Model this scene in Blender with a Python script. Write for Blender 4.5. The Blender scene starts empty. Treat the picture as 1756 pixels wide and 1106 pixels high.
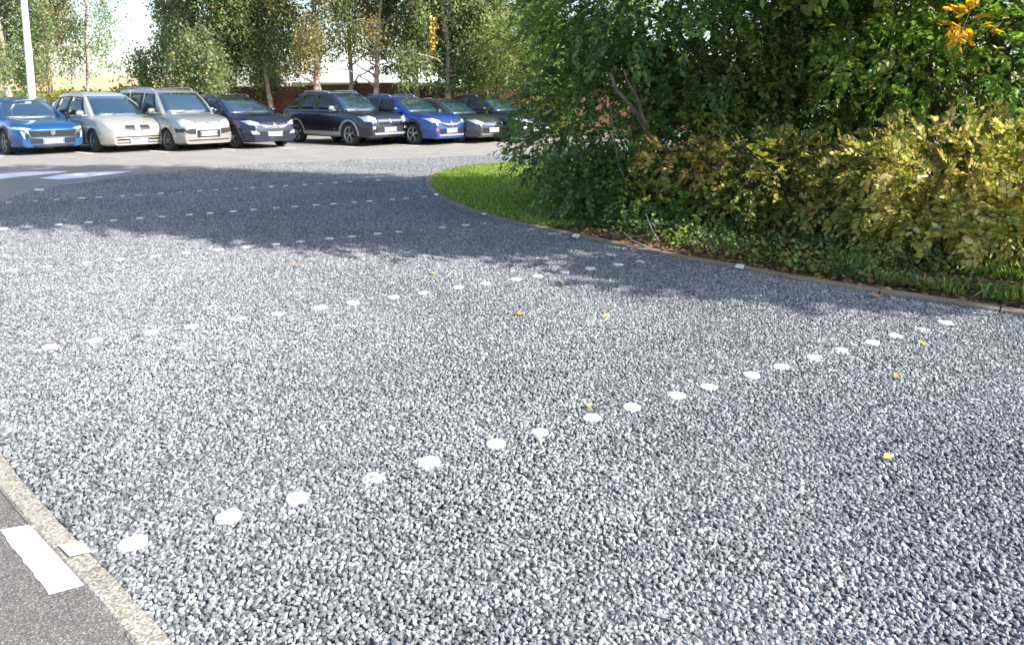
import bpy, bmesh, math, random
import numpy as np
from mathutils import Vector, Matrix
from mathutils.bvhtree import BVHTree

S = bpy.context.scene
COL = S.collection
R = math.radians
random.seed(7)
rng = np.random.default_rng(11)

# ------------------------------------------------------------------ camera, sky, sun, exposure
F_PX, PY, HY, CAM_H, PW, PH = 1250.0, 330.0, 163.0, 1.6, 1756, 1106
PITCH = math.atan((PY - HY) / F_PX)
cam = bpy.data.cameras.new('camera')
cam_ob = bpy.data.objects.new('camera', cam)
COL.objects.link(cam_ob)
cam.sensor_width = 36.0
cam.lens = 36.0 * F_PX / PW
cam.shift_y = -(PH / 2 - PY) / PW
cam.clip_start = 0.05
cam.clip_end = 3000
cam_ob.location = (0, 0, CAM_H)
cam_ob.rotation_euler = (math.pi / 2 - PITCH, 0, 0)
S.camera = cam_ob

SUN_EL = R(36)
SUN_AZ = R(-25)          # direction towards the sun, from +x, anticlockwise
wd = bpy.data.worlds.new('World')
S.world = wd
wd.use_nodes = True
nt = wd.node_tree
bgn = nt.nodes.get('Background') or nt.nodes.new('ShaderNodeBackground')
sky = nt.nodes.new('ShaderNodeTexSky')
sky.sky_type = 'NISHITA'
sky.sun_disc = False
sky.sun_elevation = SUN_EL
sky.sun_rotation = math.pi / 2 - SUN_AZ
sky.air_density = 1.0
sky.dust_density = 1.6
sky.ozone_density = 1.0
bgn.inputs['Strength'].default_value = 0.15
nt.links.new(sky.outputs[0], bgn.inputs[0])

sun = bpy.data.lights.new('sun', 'SUN')
sun.energy = 5.0
sun.angle = R(0.5)
sun.color = (1.0, 0.95, 0.86)
sun_ob = bpy.data.objects.new('sun', sun)
COL.objects.link(sun_ob)
sd = Vector((math.cos(SUN_AZ) * math.cos(SUN_EL), math.sin(SUN_AZ) * math.cos(SUN_EL), math.sin(SUN_EL)))
sun_ob.rotation_euler = sd.to_track_quat('Z', 'Y').to_euler()
sun_ob.location = sd * 50

S.view_settings.view_transform = 'Standard'
S.view_settings.look = 'None'
S.view_settings.exposure = 1.02
S.view_settings.gamma = 1


def gp(px, py, z=0.0):
    """pixel of the photograph -> the point of the ground it shows"""
    dx = (px - PW / 2) / F_PX
    dz = -(py - PY) / F_PX
    vy = math.cos(PITCH) + math.sin(PITCH) * dz
    vz = -math.sin(PITCH) + math.cos(PITCH) * dz
    t = (z - CAM_H) / vz
    return (dx * t, vy * t)


def survey(x, y):
    """a ground point measured in the first survey of the photograph, moved to the final camera fit"""
    th = math.atan((447.0 - HY) / F_PX)
    vy = y * math.cos(th) + CAM_H * math.sin(th)
    vz = y * math.sin(th) - CAM_H * math.cos(th)
    return gp(PW / 2 + F_PX * x / vy, 447.0 - F_PX * vz / vy)


# ------------------------------------------------------------------ materials
M = {}


def new_mat(name):
    m = bpy.data.materials.new(name)
    m.use_nodes = True
    M[name] = m
    return m, m.node_tree, m.node_tree.nodes['Principled BSDF']


def mat(name, col, rough=0.6, metal=0.0, coat=0.0, spec=0.5, var=0.0, vscale=6.0, bump=0.0, bscale=40.0):
    m, t, b = new_mat(name)
    b.inputs['Base Color'].default_value = (*col, 1)
    b.inputs['Roughness'].default_value = rough
    b.inputs['Metallic'].default_value = metal
    b.inputs['Coat Weight'].default_value = coat
    b.inputs['Coat Roughness'].default_value = 0.05
    b.inputs['Specular IOR Level'].default_value = spec
    tc = t.nodes.new('ShaderNodeTexCoord')
    if var > 0:
        n = t.nodes.new('ShaderNodeTexNoise')
        n.inputs['Scale'].default_value = vscale
        n.inputs['Detail'].default_value = 6
        n.inputs['Roughness'].default_value = 0.65
        t.links.new(tc.outputs['Object'], n.inputs['Vector'])
        r = t.nodes.new('ShaderNodeValToRGB')
        r.color_ramp.elements[0].position = 0.3
        r.color_ramp.elements[1].position = 0.7
        r.color_ramp.elements[0].color = (*[c * (1 - var) for c in col], 1)
        r.color_ramp.elements[1].color = (*[min(1, c * (1 + var)) for c in col], 1)
        t.links.new(n.outputs['Fac'], r.inputs[0])
        t.links.new(r.outputs[0], b.inputs['Base Color'])
    if bump > 0:
        n2 = t.nodes.new('ShaderNodeTexNoise')
        n2.inputs['Scale'].default_value = bscale
        n2.inputs['Detail'].default_value = 5
        t.links.new(tc.outputs['Object'], n2.inputs['Vector'])
        bp = t.nodes.new('ShaderNodeBump')
        bp.inputs['Strength'].default_value = bump
        bp.inputs['Distance'].default_value = 0.01
        t.links.new(n2.outputs['Fac'], bp.inputs['Height'])
        t.links.new(bp.outputs[0], b.inputs['Normal'])
    return m


def ramp(t, stops, fac):
    r = t.nodes.new('ShaderNodeValToRGB')
    e = r.color_ramp.elements
    while len(e) < len(stops):
        e.new(0.5)
    for i, (p, c) in enumerate(stops):
        e[i].position = p
        e[i].color = (*c, 1)
    t.links.new(fac, r.inputs[0])
    return r.outputs[0]


def speckle_mat(name, stops, cell=300.0, patch=None, rough=0.9, bump=0.5):
    """asphalt / concrete: aggregate grains as voronoi cells, with large soft patches of wear"""
    m, t, b = new_mat(name)
    tc = t.nodes.new('ShaderNodeTexCoord')
    v = t.nodes.new('ShaderNodeTexVoronoi')
    v.inputs['Scale'].default_value = cell
    t.links.new(tc.outputs['Object'], v.inputs['Vector'])
    sep = t.nodes.new('ShaderNodeSeparateColor')
    t.links.new(v.outputs['Color'], sep.inputs[0])
    c = ramp(t, stops, sep.outputs[0])
    n = t.nodes.new('ShaderNodeTexNoise')
    n.inputs['Scale'].default_value = 1.3
    n.inputs['Detail'].default_value = 8
    n.inputs['Roughness'].default_value = 0.7
    t.links.new(tc.outputs['Object'], n.inputs['Vector'])
    pc = ramp(t, patch or [(0.3, (0.82, 0.82, 0.82)), (0.7, (1.12, 1.1, 1.08))], n.outputs['Fac'])
    mx = t.nodes.new('ShaderNodeMix')
    mx.data_type = 'RGBA'
    mx.blend_type = 'MULTIPLY'
    mx.inputs[0].default_value = 1
    t.links.new(c, mx.inputs[6])
    t.links.new(pc, mx.inputs[7])
    t.links.new(mx.outputs[2], b.inputs['Base Color'])
    b.inputs['Roughness'].default_value = rough
    bp = t.nodes.new('ShaderNodeBump')
    bp.inputs['Strength'].default_value = bump
    bp.inputs['Distance'].default_value = 0.003
    t.links.new(v.outputs['Distance'], bp.inputs['Height'])
    t.links.new(bp.outputs[0], b.inputs['Normal'])
    return m


def leaf_mat(name, stops, clump=None, cscale=1.2, trans=0.35, rough=0.45):
    """each leaf (mesh island) its own tint; clumps of other colour through the crown"""
    m, t, b = new_mat(name)
    g = t.nodes.new('ShaderNodeNewGeometry')
    c = ramp(t, stops, g.outputs['Random Per Island'])
    if clump:
        tc = t.nodes.new('ShaderNodeTexCoord')
        n = t.nodes.new('ShaderNodeTexNoise')
        n.inputs['Scale'].default_value = cscale
        n.inputs['Detail'].default_value = 3
        t.links.new(tc.outputs['Object'], n.inputs['Vector'])
        f = ramp(t, [(clump[0], (0, 0, 0)), (clump[1], (1, 1, 1))], n.outputs['Fac'])
        c2 = ramp(t, clump[2], g.outputs['Random Per Island'])
        mx = t.nodes.new('ShaderNodeMix')
        mx.data_type = 'RGBA'
        t.links.new(f, mx.inputs[0])
        t.links.new(c, mx.inputs[6])
        t.links.new(c2, mx.inputs[7])
        c = mx.outputs[2]
    t.links.new(c, b.inputs['Base Color'])
    b.inputs['Roughness'].default_value = rough
    b.inputs['Specular IOR Level'].default_value = 0.45
    tr = t.nodes.new('ShaderNodeBsdfTranslucent')
    hs = t.nodes.new('ShaderNodeHueSaturation')
    hs.inputs['Saturation'].default_value = 1.15
    hs.inputs['Value'].default_value = 1.5
    t.links.new(c, hs.inputs['Color'])
    t.links.new(hs.outputs[0], tr.inputs[0])
    ms = t.nodes.new('ShaderNodeMixShader')
    ms.inputs[0].default_value = trans
    t.links.new(b.outputs[0], ms.inputs[1])
    t.links.new(tr.outputs[0], ms.inputs[2])
    t.links.new(ms.outputs[0], t.nodes['Material Output'].inputs[0])
    return m


def stone_mat(name):
    m, t, b = new_mat(name)
    oi = t.nodes.new('ShaderNodeObjectInfo')
    c = ramp(t, [(0.0, (0.085, 0.09, 0.10)), (0.2, (0.155, 0.163, 0.18)), (0.5, (0.23, 0.242, 0.262)),
                 (0.8, (0.31, 0.322, 0.343)), (1.0, (0.47, 0.48, 0.495))], oi.outputs['Random'])
    tc = t.nodes.new('ShaderNodeTexCoord')
    n = t.nodes.new('ShaderNodeTexNoise')
    n.inputs['Scale'].default_value = 1.6
    n.inputs['Detail'].default_value = 5
    t.links.new(tc.outputs['Object'], n.inputs['Vector'])
    k = ramp(t, [(0.3, (0.7, 0.7, 0.72)), (0.7, (1.2, 1.2, 1.18))], n.outputs['Fac'])
    mx = t.nodes.new('ShaderNodeMix')
    mx.data_type = 'RGBA'
    mx.blend_type = 'MULTIPLY'
    mx.inputs[0].default_value = 1
    t.links.new(c, mx.inputs[6])
    t.links.new(k, mx.inputs[7])
    n3 = t.nodes.new('ShaderNodeTexNoise')
    n3.inputs['Scale'].default_value = 0.55
    n3.inputs['Detail'].default_value = 5
    t.links.new(oi.outputs['Location'], n3.inputs['Vector'])
    k3 = ramp(t, [(0.3, (0.80, 0.80, 0.81)), (0.7, (1.16, 1.15, 1.13))], n3.outputs['Fac'])
    m3 = t.nodes.new('ShaderNodeMix')
    m3.data_type = 'RGBA'
    m3.blend_type = 'MULTIPLY'
    m3.inputs[0].default_value = 1
    t.links.new(mx.outputs[2], m3.inputs[6])
    t.links.new(k3, m3.inputs[7])
    t.links.new(m3.outputs[2], b.inputs['Base Color'])
    b.inputs['Roughness'].default_value = 0.75
    return m


speckle_mat('asphalt', [(0.0, (0.20, 0.185, 0.17)), (0.5, (0.27, 0.25, 0.235)), (0.85, (0.33, 0.31, 0.29)), (1, (0.42, 0.40, 0.37))], 130)  # far ground: brightness of its grazing view is put into this paler colour
speckle_mat('near_asphalt', [(0.0, (0.08, 0.073, 0.071)), (0.5, (0.145, 0.132, 0.13)), (0.85, (0.20, 0.184, 0.178)), (1, (0.36, 0.335, 0.32))], 220)
speckle_mat('concrete', [(0.0, (0.16, 0.147, 0.13)), (0.5, (0.32, 0.30, 0.265)), (1, (0.49, 0.465, 0.42))], 130,
            [(0.25, (0.6, 0.57, 0.52)), (0.5, (0.95, 0.93, 0.9)), (0.75, (1.15, 1.13, 1.1))])
speckle_mat('mossy_concrete', [(0.0, (0.16, 0.13, 0.105)), (0.5, (0.26, 0.22, 0.18)), (1, (0.38, 0.33, 0.27))], 160,
            [(0.3, (0.6, 0.55, 0.5)), (0.7, (1.2, 1.15, 1.08))])
speckle_mat('gravel_bed', [(0.0, (0.03, 0.032, 0.038)), (0.5, (0.11, 0.115, 0.13)), (1, (0.3, 0.305, 0.32))], 45)
speckle_mat('soil', [(0.0, (0.035, 0.022, 0.014)), (0.6, (0.08, 0.05, 0.032)), (1, (0.17, 0.11, 0.07))], 40)
speckle_mat('turf', [(0.0, (0.08, 0.14, 0.025)), (1, (0.18, 0.26, 0.05))], 60)
stone_mat('stone')
mat('white_paint', (0.86, 0.86, 0.84), 0.6, var=0.08, vscale=25)
mat('worn_paint', (0.74, 0.74, 0.72), 0.7, var=0.2, vscale=30)
mat('marker_white', (0.82, 0.82, 0.80), 0.5, var=0.13, vscale=35)
mat('bark', (0.15, 0.125, 0.10), 0.9, var=0.5, vscale=9, bump=0.8, bscale=30)
mat('birch_bark', (0.42, 0.34, 0.29), 0.8, var=0.55, vscale=5, bump=0.5, bscale=20)
mat('twig', (0.10, 0.075, 0.055), 0.85, var=0.3)
mat('pale_wood', (0.36, 0.30, 0.25), 0.7, var=0.2)
mat('post_paint', (0.85, 0.86, 0.86), 0.4, var=0.04)
mat('red_fence', (0.17, 0.07, 0.05), 0.85, var=0.35, vscale=4, bump=0.3)
mat('white_wall', (0.8, 0.8, 0.78), 0.8, var=0.04, vscale=2)
mat('pale_roof', (0.47, 0.35, 0.2), 0.85, var=0.25, vscale=1.5)
mat('grey_roof', (0.8, 0.8, 0.8), 0.6, var=0.06, vscale=1)
mat('tyre', (0.018, 0.018, 0.019), 0.75)
mat('black_plastic', (0.02, 0.02, 0.022), 0.5)
mat('grille_black', (0.006, 0.006, 0.007), 0.5)
mat('glass', (0.014, 0.04, 0.065), 0.04, coat=1.0, spec=1.0)
M['glass'].node_tree.nodes['Principled BSDF'].inputs['IOR'].default_value = 2.0
M['glass'].node_tree.nodes['Principled BSDF'].inputs['Coat IOR'].default_value = 1.7
mat('side_glass', (0.012, 0.016, 0.016), 0.05, spec=0.6)
mat('lamp_glass', (0.62, 0.64, 0.66), 0.08, metal=0.5, coat=1)
mat('chrome', (0.75, 0.76, 0.78), 0.12, metal=1)
mat('alloy', (0.42, 0.43, 0.44), 0.3, metal=0.8)
mat('dark_alloy', (0.2, 0.2, 0.21), 0.35, metal=0.7)
mat('plate', (0.82, 0.82, 0.82), 0.4)
mat('plate_blue', (0.03, 0.1, 0.4), 0.4)
mat('orange_lens', (0.6, 0.12, 0.02), 0.2)
mat('silver_clad', (0.33, 0.34, 0.35), 0.4, metal=0.4)
mat('paper', (0.7, 0.7, 0.68), 0.7)


def paint(name, col, metal=0.45, rough=0.32):
    return mat(name, col, rough, metal=metal, coat=1.0)


paint('paint_blue', (0.008, 0.085, 0.25))
paint('paint_champagne', (0.44, 0.42, 0.37), 0.4)
paint('paint_silver_beige', (0.31, 0.31, 0.31), 0.55)
paint('paint_navy', (0.010, 0.016, 0.045))
paint('paint_black_blue', (0.010, 0.014, 0.026))
paint('paint_bright_blue', (0.012, 0.05, 0.24))
paint('paint_grey', (0.045, 0.05, 0.052), 0.5)
paint('paint_dark', (0.012, 0.014, 0.018))

# ------------------------------------------------------------------ object helpers


def link(o, parent=None):
    COL.objects.link(o)
    if parent is not None:
        o.parent = parent
    return o


def tag(o, label=None, cat=None, group=None, kind=None):
    if label: o['label'] = label
    if cat: o['category'] = cat
    if group: o['group'] = group
    if kind: o['kind'] = kind
    return o


def empty(name, loc, rz=0.0, label=None, cat=None, group=None):
    o = bpy.data.objects.new(name, None)
    o.empty_display_size = 0.2
    o.location = loc
    o.rotation_euler = (0, 0, rz)
    link(o)
    return tag(o, label, cat, group)


class MB:
    def __init__(s):
        s.v, s.f, s.m, s.sm = [], [], [], []

    def add(s, vs, fs, mi=0, smooth=False):
        o = len(s.v)
        s.v += [tuple(p) for p in vs]
        for f in fs:
            s.f.append([i + o for i in f])
            s.m.append(mi)
            s.sm.append(smooth)

    def box(s, c, d, mi=0, rz=0.0, taper=1.0):
        cx, cy, cz = c
        hx, hy, hz = d[0] / 2, d[1] / 2, d[2] / 2
        ca, sa = math.cos(rz), math.sin(rz)
        vs = []
        for z, k in ((-hz, 1), (hz, taper)):
            for x, y in ((-hx, -hy), (hx, -hy), (hx, hy), (-hx, hy)):
                x, y = x * k, y * k
                vs.append((cx + x * ca - y * sa, cy + x * sa + y * ca, cz + z))
        s.add(vs, [(0, 3, 2, 1), (4, 5, 6, 7), (0, 1, 5, 4), (1, 2, 6, 5), (2, 3, 7, 6), (3, 0, 4, 7)], mi)

    def tube(s, pts, rad, n=8, mi=0, cap=True):
        pts = [Vector(p) for p in pts]
        rings = []
        for i, p in enumerate(pts):
            d = (pts[min(i + 1, len(pts) - 1)] - pts[max(i - 1, 0)]).normalized()
            a = d.cross(Vector((0.13, 0.97, 0.2))).normalized()
            b = d.cross(a)
            r = rad[i] if isinstance(rad, (list, tuple)) else rad
            rings.append([p + (a * math.cos(2 * math.pi * k / n) + b * math.sin(2 * math.pi * k / n)) * r for k in range(n)])
        vs = [q for r_ in rings for q in r_]
        fs = []
        for i in range(len(pts) - 1):
            for k in range(n):
                fs.append((i * n + k, i * n + (k + 1) % n, (i + 1) * n + (k + 1) % n, (i + 1) * n + k))
        s.add(vs, fs, mi, True)
        if cap:
            o = len(s.v) - len(vs)
            s.f.append([o + k for k in range(n)][::-1]); s.m.append(mi); s.sm.append(False)
            o2 = len(s.v) - n
            s.f.append([o2 + k for k in range(n)]); s.m.append(mi); s.sm.append(False)

    def lathe_y(s, prof, n=28, mi=0, c=(0, 0, 0)):
        """profile of (radius, y) turned about the y axis"""
        vs = []
        for r, y in prof:
            for k in range(n):
                a = 2 * math.pi * k / n
                vs.append((c[0] + r * math.cos(a), c[1] + y, c[2] + r * math.sin(a)))
        fs = []
        for i in range(len(prof) - 1):
            for k in range(n):
                fs.append((i * n + k, i * n + (k + 1) % n, (i + 1) * n + (k + 1) % n, (i + 1) * n + k))
        s.add(vs, fs, mi, True)

    def mesh(s, name, mats):
        me = bpy.data.meshes.new(name)
        me.from_pydata(s.v, [], s.f)
        for k in mats:
            me.materials.append(M[k])
        me.polygons.foreach_set('material_index', s.m)
        me.polygons.foreach_set('use_smooth', s.sm)
        me.update()
        return me

    def build(s, name, mats, parent=None, fix=True, bevel=0, sharp=None):
        if isinstance(mats, str): mats = [mats]
        me = s.mesh(name, mats)
        if fix:
            bm = bmesh.new(); bm.from_mesh(me)
            bmesh.ops.recalc_face_normals(bm, faces=bm.faces)
            bm.to_mesh(me); bm.free()
        if sharp: me.set_sharp_from_angle(angle=R(sharp))
        o = link(bpy.data.objects.new(name, me), parent)
        if bevel:
            md = o.modifiers.new('bevel', 'BEVEL'); md.width = bevel; md.segments = 2; md.limit_method = 'ANGLE'
        return o


def smooth_poly(pts, n=6, closed=False):
    P = [Vector(p) for p in pts]
    out = []
    N = len(P)
    rngi = range(N if closed else N - 1)
    for i in rngi:
        p0 = P[(i - 1) % N] if closed or i > 0 else P[0]
        p1, p2 = P[i], P[(i + 1) % N]
        p3 = P[(i + 2) % N] if closed or i + 2 < N else P[-1]
        for k in range(n):
            t = k / n
            out.append(0.5 * ((2 * p1) + (-p0 + p2) * t + (2 * p0 - 5 * p1 + 4 * p2 - p3) * t * t + (-p0 + 3 * p1 - 3 * p2 + p3) * t ** 3))
    if not closed: out.append(P[-1])
    return out


def sheet(name, poly, z, m, thick=0.0, kind='structure'):
    bm = bmesh.new()
    vs = [bm.verts.new((p[0], p[1], z)) for p in poly]
    f = bm.faces.new(vs)
    bmesh.ops.triangulate(bm, faces=[f])
    bmesh.ops.recalc_face_normals(bm, faces=bm.faces)
    for f in bm.faces:
        if f.normal.z < 0: f.normal_flip()
    me = bpy.data.meshes.new(name)
    bm.to_mesh(me); bm.free()
    me.materials.append(M[m])
    o = link(bpy.data.objects.new(name, me))
    if kind: o['kind'] = kind
    return o


def ribbon(name, pts, w, z0, z1, m, side=1, seg=None, gap=0.006):
    """a kerb: a run of stones with narrow joints, `side` says on which side of the line it lies"""
    mb = MB()
    P = [Vector((p[0], p[1])) for p in pts]
    L = [0]
    for i in range(1, len(P)): L.append(L[-1] + (P[i] - P[i - 1]).length)

    def at(s):
        s = max(0, min(L[-1] - 1e-6, s))
        i = max(k for k in range(len(L)) if L[k] <= s)
        i = min(i, len(P) - 2)
        t = (s - L[i]) / max(1e-6, L[i + 1] - L[i])
        d = (P[i + 1] - P[i]).normalized()
        return P[i].lerp(P[i + 1], t), Vector((-d.y, d.x)) * side
    seg = seg or 1.0
    n = max(1, int(L[-1] / seg))
    for k in range(n):
        a, b = L[-1] * k / n + gap / 2, L[-1] * (k + 1) / n - gap / 2
        dz = random.uniform(-0.004, 0.004)
        rows = []
        for q in range(5):
            p, nn = at(a + (b - a) * q / 4)
            e = 0.008
            rows.append([(p.x, p.y, z0), (p.x, p.y, z1 - e + dz), (p.x + nn.x * e, p.y + nn.y * e, z1 + dz),
                         (p.x + nn.x * (w - e), p.y + nn.y * (w - e), z1 + dz), (p.x + nn.x * w, p.y + nn.y * w, z1 - e + dz), (p.x + nn.x * w, p.y + nn.y * w, z0)])
        vs = [q for r_ in rows for q in r_]
        fs = []
        for i in range(4):
            for j in range(5):
                fs.append((i * 6 + j, i * 6 + j + 1, (i + 1) * 6 + j + 1, (i + 1) * 6 + j))
        fs.append((0, 1, 2, 3, 4, 5)); fs.append((24, 25, 26, 27, 28, 29))
        mb.add(vs, fs)
    return mb.build(name, m)


def inside(poly, xs, ys):
    r = np.zeros(len(xs), bool)
    n = len(poly)
    j = n - 1
    for i in range(n):
        xi, yi, xj, yj = poly[i][0], poly[i][1], poly[j][0], poly[j][1]
        c = ((yi > ys) != (yj > ys)) & (xs < (xj - xi) * (ys - yi) / ((yj - yi) or 1e-9) + xi)
        r ^= c
        j = i
    return r


# ------------------------------------------------------------------ ground
left_edge = [(2.2, -1.6), (0.45, 0.45), (-1.01, 1.87), (-2.33, 3.05), (-3.9, 4.75), (-5.6, 7.0), (-7.0, 9.2), (-7.83, 11.07), (-8.16, 12.3),
             (-8.06, 13.5), (-7.68, 14.9), (-7.2, 15.7), (-6.6, 16.6), (-5.6, 17.5), (-3.8, 18.5), (-2.0, 19.2), (1.2, 20.9), (5.0, 22.9), (12.0, 26.5)]
right_edge = [(12.0, 24.0), (6.5, 20.8), (2.6, 18.6), (0.88, 17.75), (-0.5, 17.2), (-1.3, 16.3), (-1.66, 14.9), (-1.55, 13.0), (-1.06, 11.15),
              (-0.37, 9.7), (0.37, 8.65), (1.35, 7.46), (2.11, 6.62), (2.69, 6.04), (3.77, 5.16), (5.2, 4.1), (7.5, 2.2), (11.0, -1.5)]
left_edge = [left_edge[0]] + [survey(*p) for p in left_edge[1:]]
right_edge = [survey(*p) for p in right_edge]
left_s = [(p.x, p.y) for p in smooth_poly([(a, b, 0) for a, b in left_edge], 6)]
right_s = [(p.x, p.y) for p in smooth_poly([(a, b, 0) for a, b in right_edge], 6)]
gravel_poly = left_s + right_s
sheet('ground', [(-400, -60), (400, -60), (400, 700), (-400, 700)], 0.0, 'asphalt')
sheet('gravel_bed', gravel_poly, 0.004, 'gravel_bed')
ribbon('kerb', left_s[:75], 0.082, -0.05, 0.014, 'concrete', side=1, seg=0.8, gap=0.012)['kind'] = 'structure'
ribbon('kerb', right_s[12:], 0.12, -0.05, 0.032, 'mossy_concrete', side=1, seg=0.8, gap=0.012)['kind'] = 'structure'
sheet('near_ground', [(1.2, -1.6)] + [(p[0] + .05, p[1]) for p in left_s[6:40]] + [(-9.5, 9.0), (-9.5, -1.6)], 0.002, 'near_asphalt')  # near asphalt as a darker sheet, without the grazing brightness in its colour
# the island behind the right kerb: soil sheet, with turf at its tip
island = [(p[0] + 0.0, p[1]) for p in right_s] + [(30, -1.5), (30, 24)]


def offset(pts, w):
    out = []
    for i, p in enumerate(pts):
        a, b = Vector(pts[max(i - 1, 0)]), Vector(pts[min(i + 1, len(pts) - 1)])
        d = (b - a).normalized()
        out.append((p[0] - d.y * w, p[1] + d.x * w))
    return out


isl = offset(right_s, 0.115)
island = isl + [(30, -1.5), (30, 24)]
sheet('soil', island, 0.018, 'soil')

turf_poly = [p for p in isl if p[1] > 8.55 and p[0] < 8] + [(1.4, 8.9), (2.0, 10.5), (3.0, 12.5), (5, 15.5), (7.9, 19.5)]
sheet('lawn', turf_poly, 0.022, 'turf')

# far verge behind the parked cars
sheet('far_verge', [(-60, 33.0), (-8.0, 30.2), (14, 29.0), (60, 30), (60, 200), (-60, 200)], 0.012, 'turf')

# stones: many thousands, one object, instanced by geometry nodes


def gravel_points():
    zs = []
    step = 0.0158
    xs = np.arange(-9.0, 9.0, step)
    ys = np.arange(1.2, 21.2, step)
    X, Y = np.meshgrid(xs, ys)
    X = X.ravel(); Y = Y.ravel()
    k = np.abs(X) < 0.74 * Y + 0.9
    # far stones are thinned: there the bed carries the texture between them
    keep = rng.random(len(X)) < np.clip(1.1 - (Y - 5) * 0.06, 0.45, 1.0)
    k &= keep
    X, Y = X[k], Y[k]
    X = X + rng.uniform(-0.5, 0.5, len(X)) * step * 1.1
    Y = Y + rng.uniform(-0.5, 0.5, len(Y)) * step * 1.1
    k = inside(gravel_poly, X, Y)
    X, Y = X[k], Y[k]
    # height: gentle unevenness
    Z = 0.006 + 0.004 * np.sin(X * 3.1 + np.cos(Y * 2.3) * 2) * np.sin(Y * 2.7) + rng.uniform(-0.003, 0.005, len(X))
    return np.stack([X, Y, Z], 1)


GP = gravel_points()


def tree_gn():
    me = bpy.data.meshes.new('gravel')
    me.vertices.add(len(GP))
    me.vertices.foreach_set('co', GP.astype(np.float32).ravel())
    me.update()
    me.materials.append(M['stone'])
    o = link(bpy.data.objects.new('gravel', me))
    tag(o, 'pale blue grey loose gravel filling the car park bays', 'gravel', kind='stuff')
    ng = bpy.data.node_groups.new('scatter_stones', 'GeometryNodeTree')
    ng.interface.new_socket('Geometry', in_out='INPUT', socket_type='NodeSocketGeometry')
    ng.interface.new_socket('Geometry', in_out='OUTPUT', socket_type='NodeSocketGeometry')
    N, Lk = ng.nodes, ng.links
    gi, go = N.new('NodeGroupInput'), N.new('NodeGroupOutput')
    ico = N.new('GeometryNodeMeshIcoSphere')
    ico.inputs['Radius'].default_value = 1.0
    ico.inputs['Subdivisions'].default_value = 2
    sp = N.new('GeometryNodeSetPosition')
    nz = N.new('ShaderNodeTexNoise')
    nz.inputs['Scale'].default_value = 0.9
    nz.inputs['Detail'].default_value = 1
    sub = N.new('ShaderNodeVectorMath'); sub.operation = 'SUBTRACT'
    sub.inputs[1].default_value = (0.5, 0.5, 0.5)
    sc = N.new('ShaderNodeVectorMath'); sc.operation = 'SCALE'
    sc.inputs['Scale'].default_value = 1.5
    Lk.new(nz.outputs['Color'], sub.inputs[0]); Lk.new(sub.outputs[0], sc.inputs[0])
    Lk.new(ico.outputs['Mesh'], sp.inputs['Geometry']); Lk.new(sc.outputs[0], sp.inputs['Offset'])
    smat = N.new('GeometryNodeSetMaterial')
    smat.inputs['Material'].default_value = M['stone']
    Lk.new(sp.outputs[0], smat.inputs['Geometry'])
    ip = N.new('GeometryNodeInstanceOnPoints')
    Lk.new(gi.outputs[0], ip.inputs['Points']); Lk.new(smat.outputs[0], ip.inputs['Instance'])
    rr = N.new('FunctionNodeRandomValue'); rr.data_type = 'FLOAT_VECTOR'
    rr.inputs[0].default_value = (-0.7, -0.7, 0); rr.inputs[1].default_value = (0.7, 0.7, 6.28)
    Lk.new(rr.outputs[0], ip.inputs['Rotation'])
    rs = N.new('FunctionNodeRandomValue'); rs.data_type = 'FLOAT_VECTOR'
    rs.inputs[0].default_value = (0.006, 0.005, 0.0038); rs.inputs[1].default_value = (0.0138, 0.0108, 0.0085)
    rs.inputs['Seed'].default_value = 5
    Lk.new(rs.outputs[0], ip.inputs['Scale'])
    Lk.new(ip.outputs[0], go.inputs[0])
    md = o.modifiers.new('scatter', 'NODES')
    md.node_group = ng


tree_gn()


# painted marks
def marking(name, pix, z, m='white_paint', label=None):
    pts = [gp(*p) for p in pix]
    o = sheet(name, smooth_edge(pts), z, m)
    return o


def smooth_edge(pts):
    out = []
    n = len(pts)
    for i in range(n):
        a, b = Vector(pts[i]), Vector(pts[(i + 1) % n])
        L = (b - a).length
        k = max(2, int(L / 0.03)) if L < 3 else int(L / 0.12)
        nrm = Vector((-(b - a).y, (b - a).x)).normalized()
        for j in range(k):
            q = a.lerp(b, j / k)
            if j: q = q + nrm * random.uniform(-1, 1) * min(0.004, L * 0.006)
            out.append((q.x, q.y))
    return out


marking('bay_line', [(0, 910), (58, 900), (153, 1003), (84, 1021)], 0.0045)
marking('bay_line', [(101, 943), (141, 935), (158, 954), (120, 962)], 0.0188)
marking('bay_line', [(-60, 309), (-20, 300), (40, 295.5), (120, 294), (100, 297.5), (40, 303), (0, 307.5)], 0.0045)
marking('bay_line', [(66, 306.5), (110, 299), (160, 295.5), (228, 294), (205, 298), (140, 305.5), (100, 308.5)], 0.0045)
marking('bay_line', [(58, 329), (60, 326), (76, 326), (76, 329)], 0.0205)
for px, py, w in ((748, 338, 9), (830, 372, 9), (987, 411, 15), (1268, 464, 18)):
    marking('kerb_mark', [(px - w / 2, py + w * .1), (px - w / 4, py - w * .28), (px + w / 2, py - w * .2), (px + w / 3, py + w * .25)], 0.0385)

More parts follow.
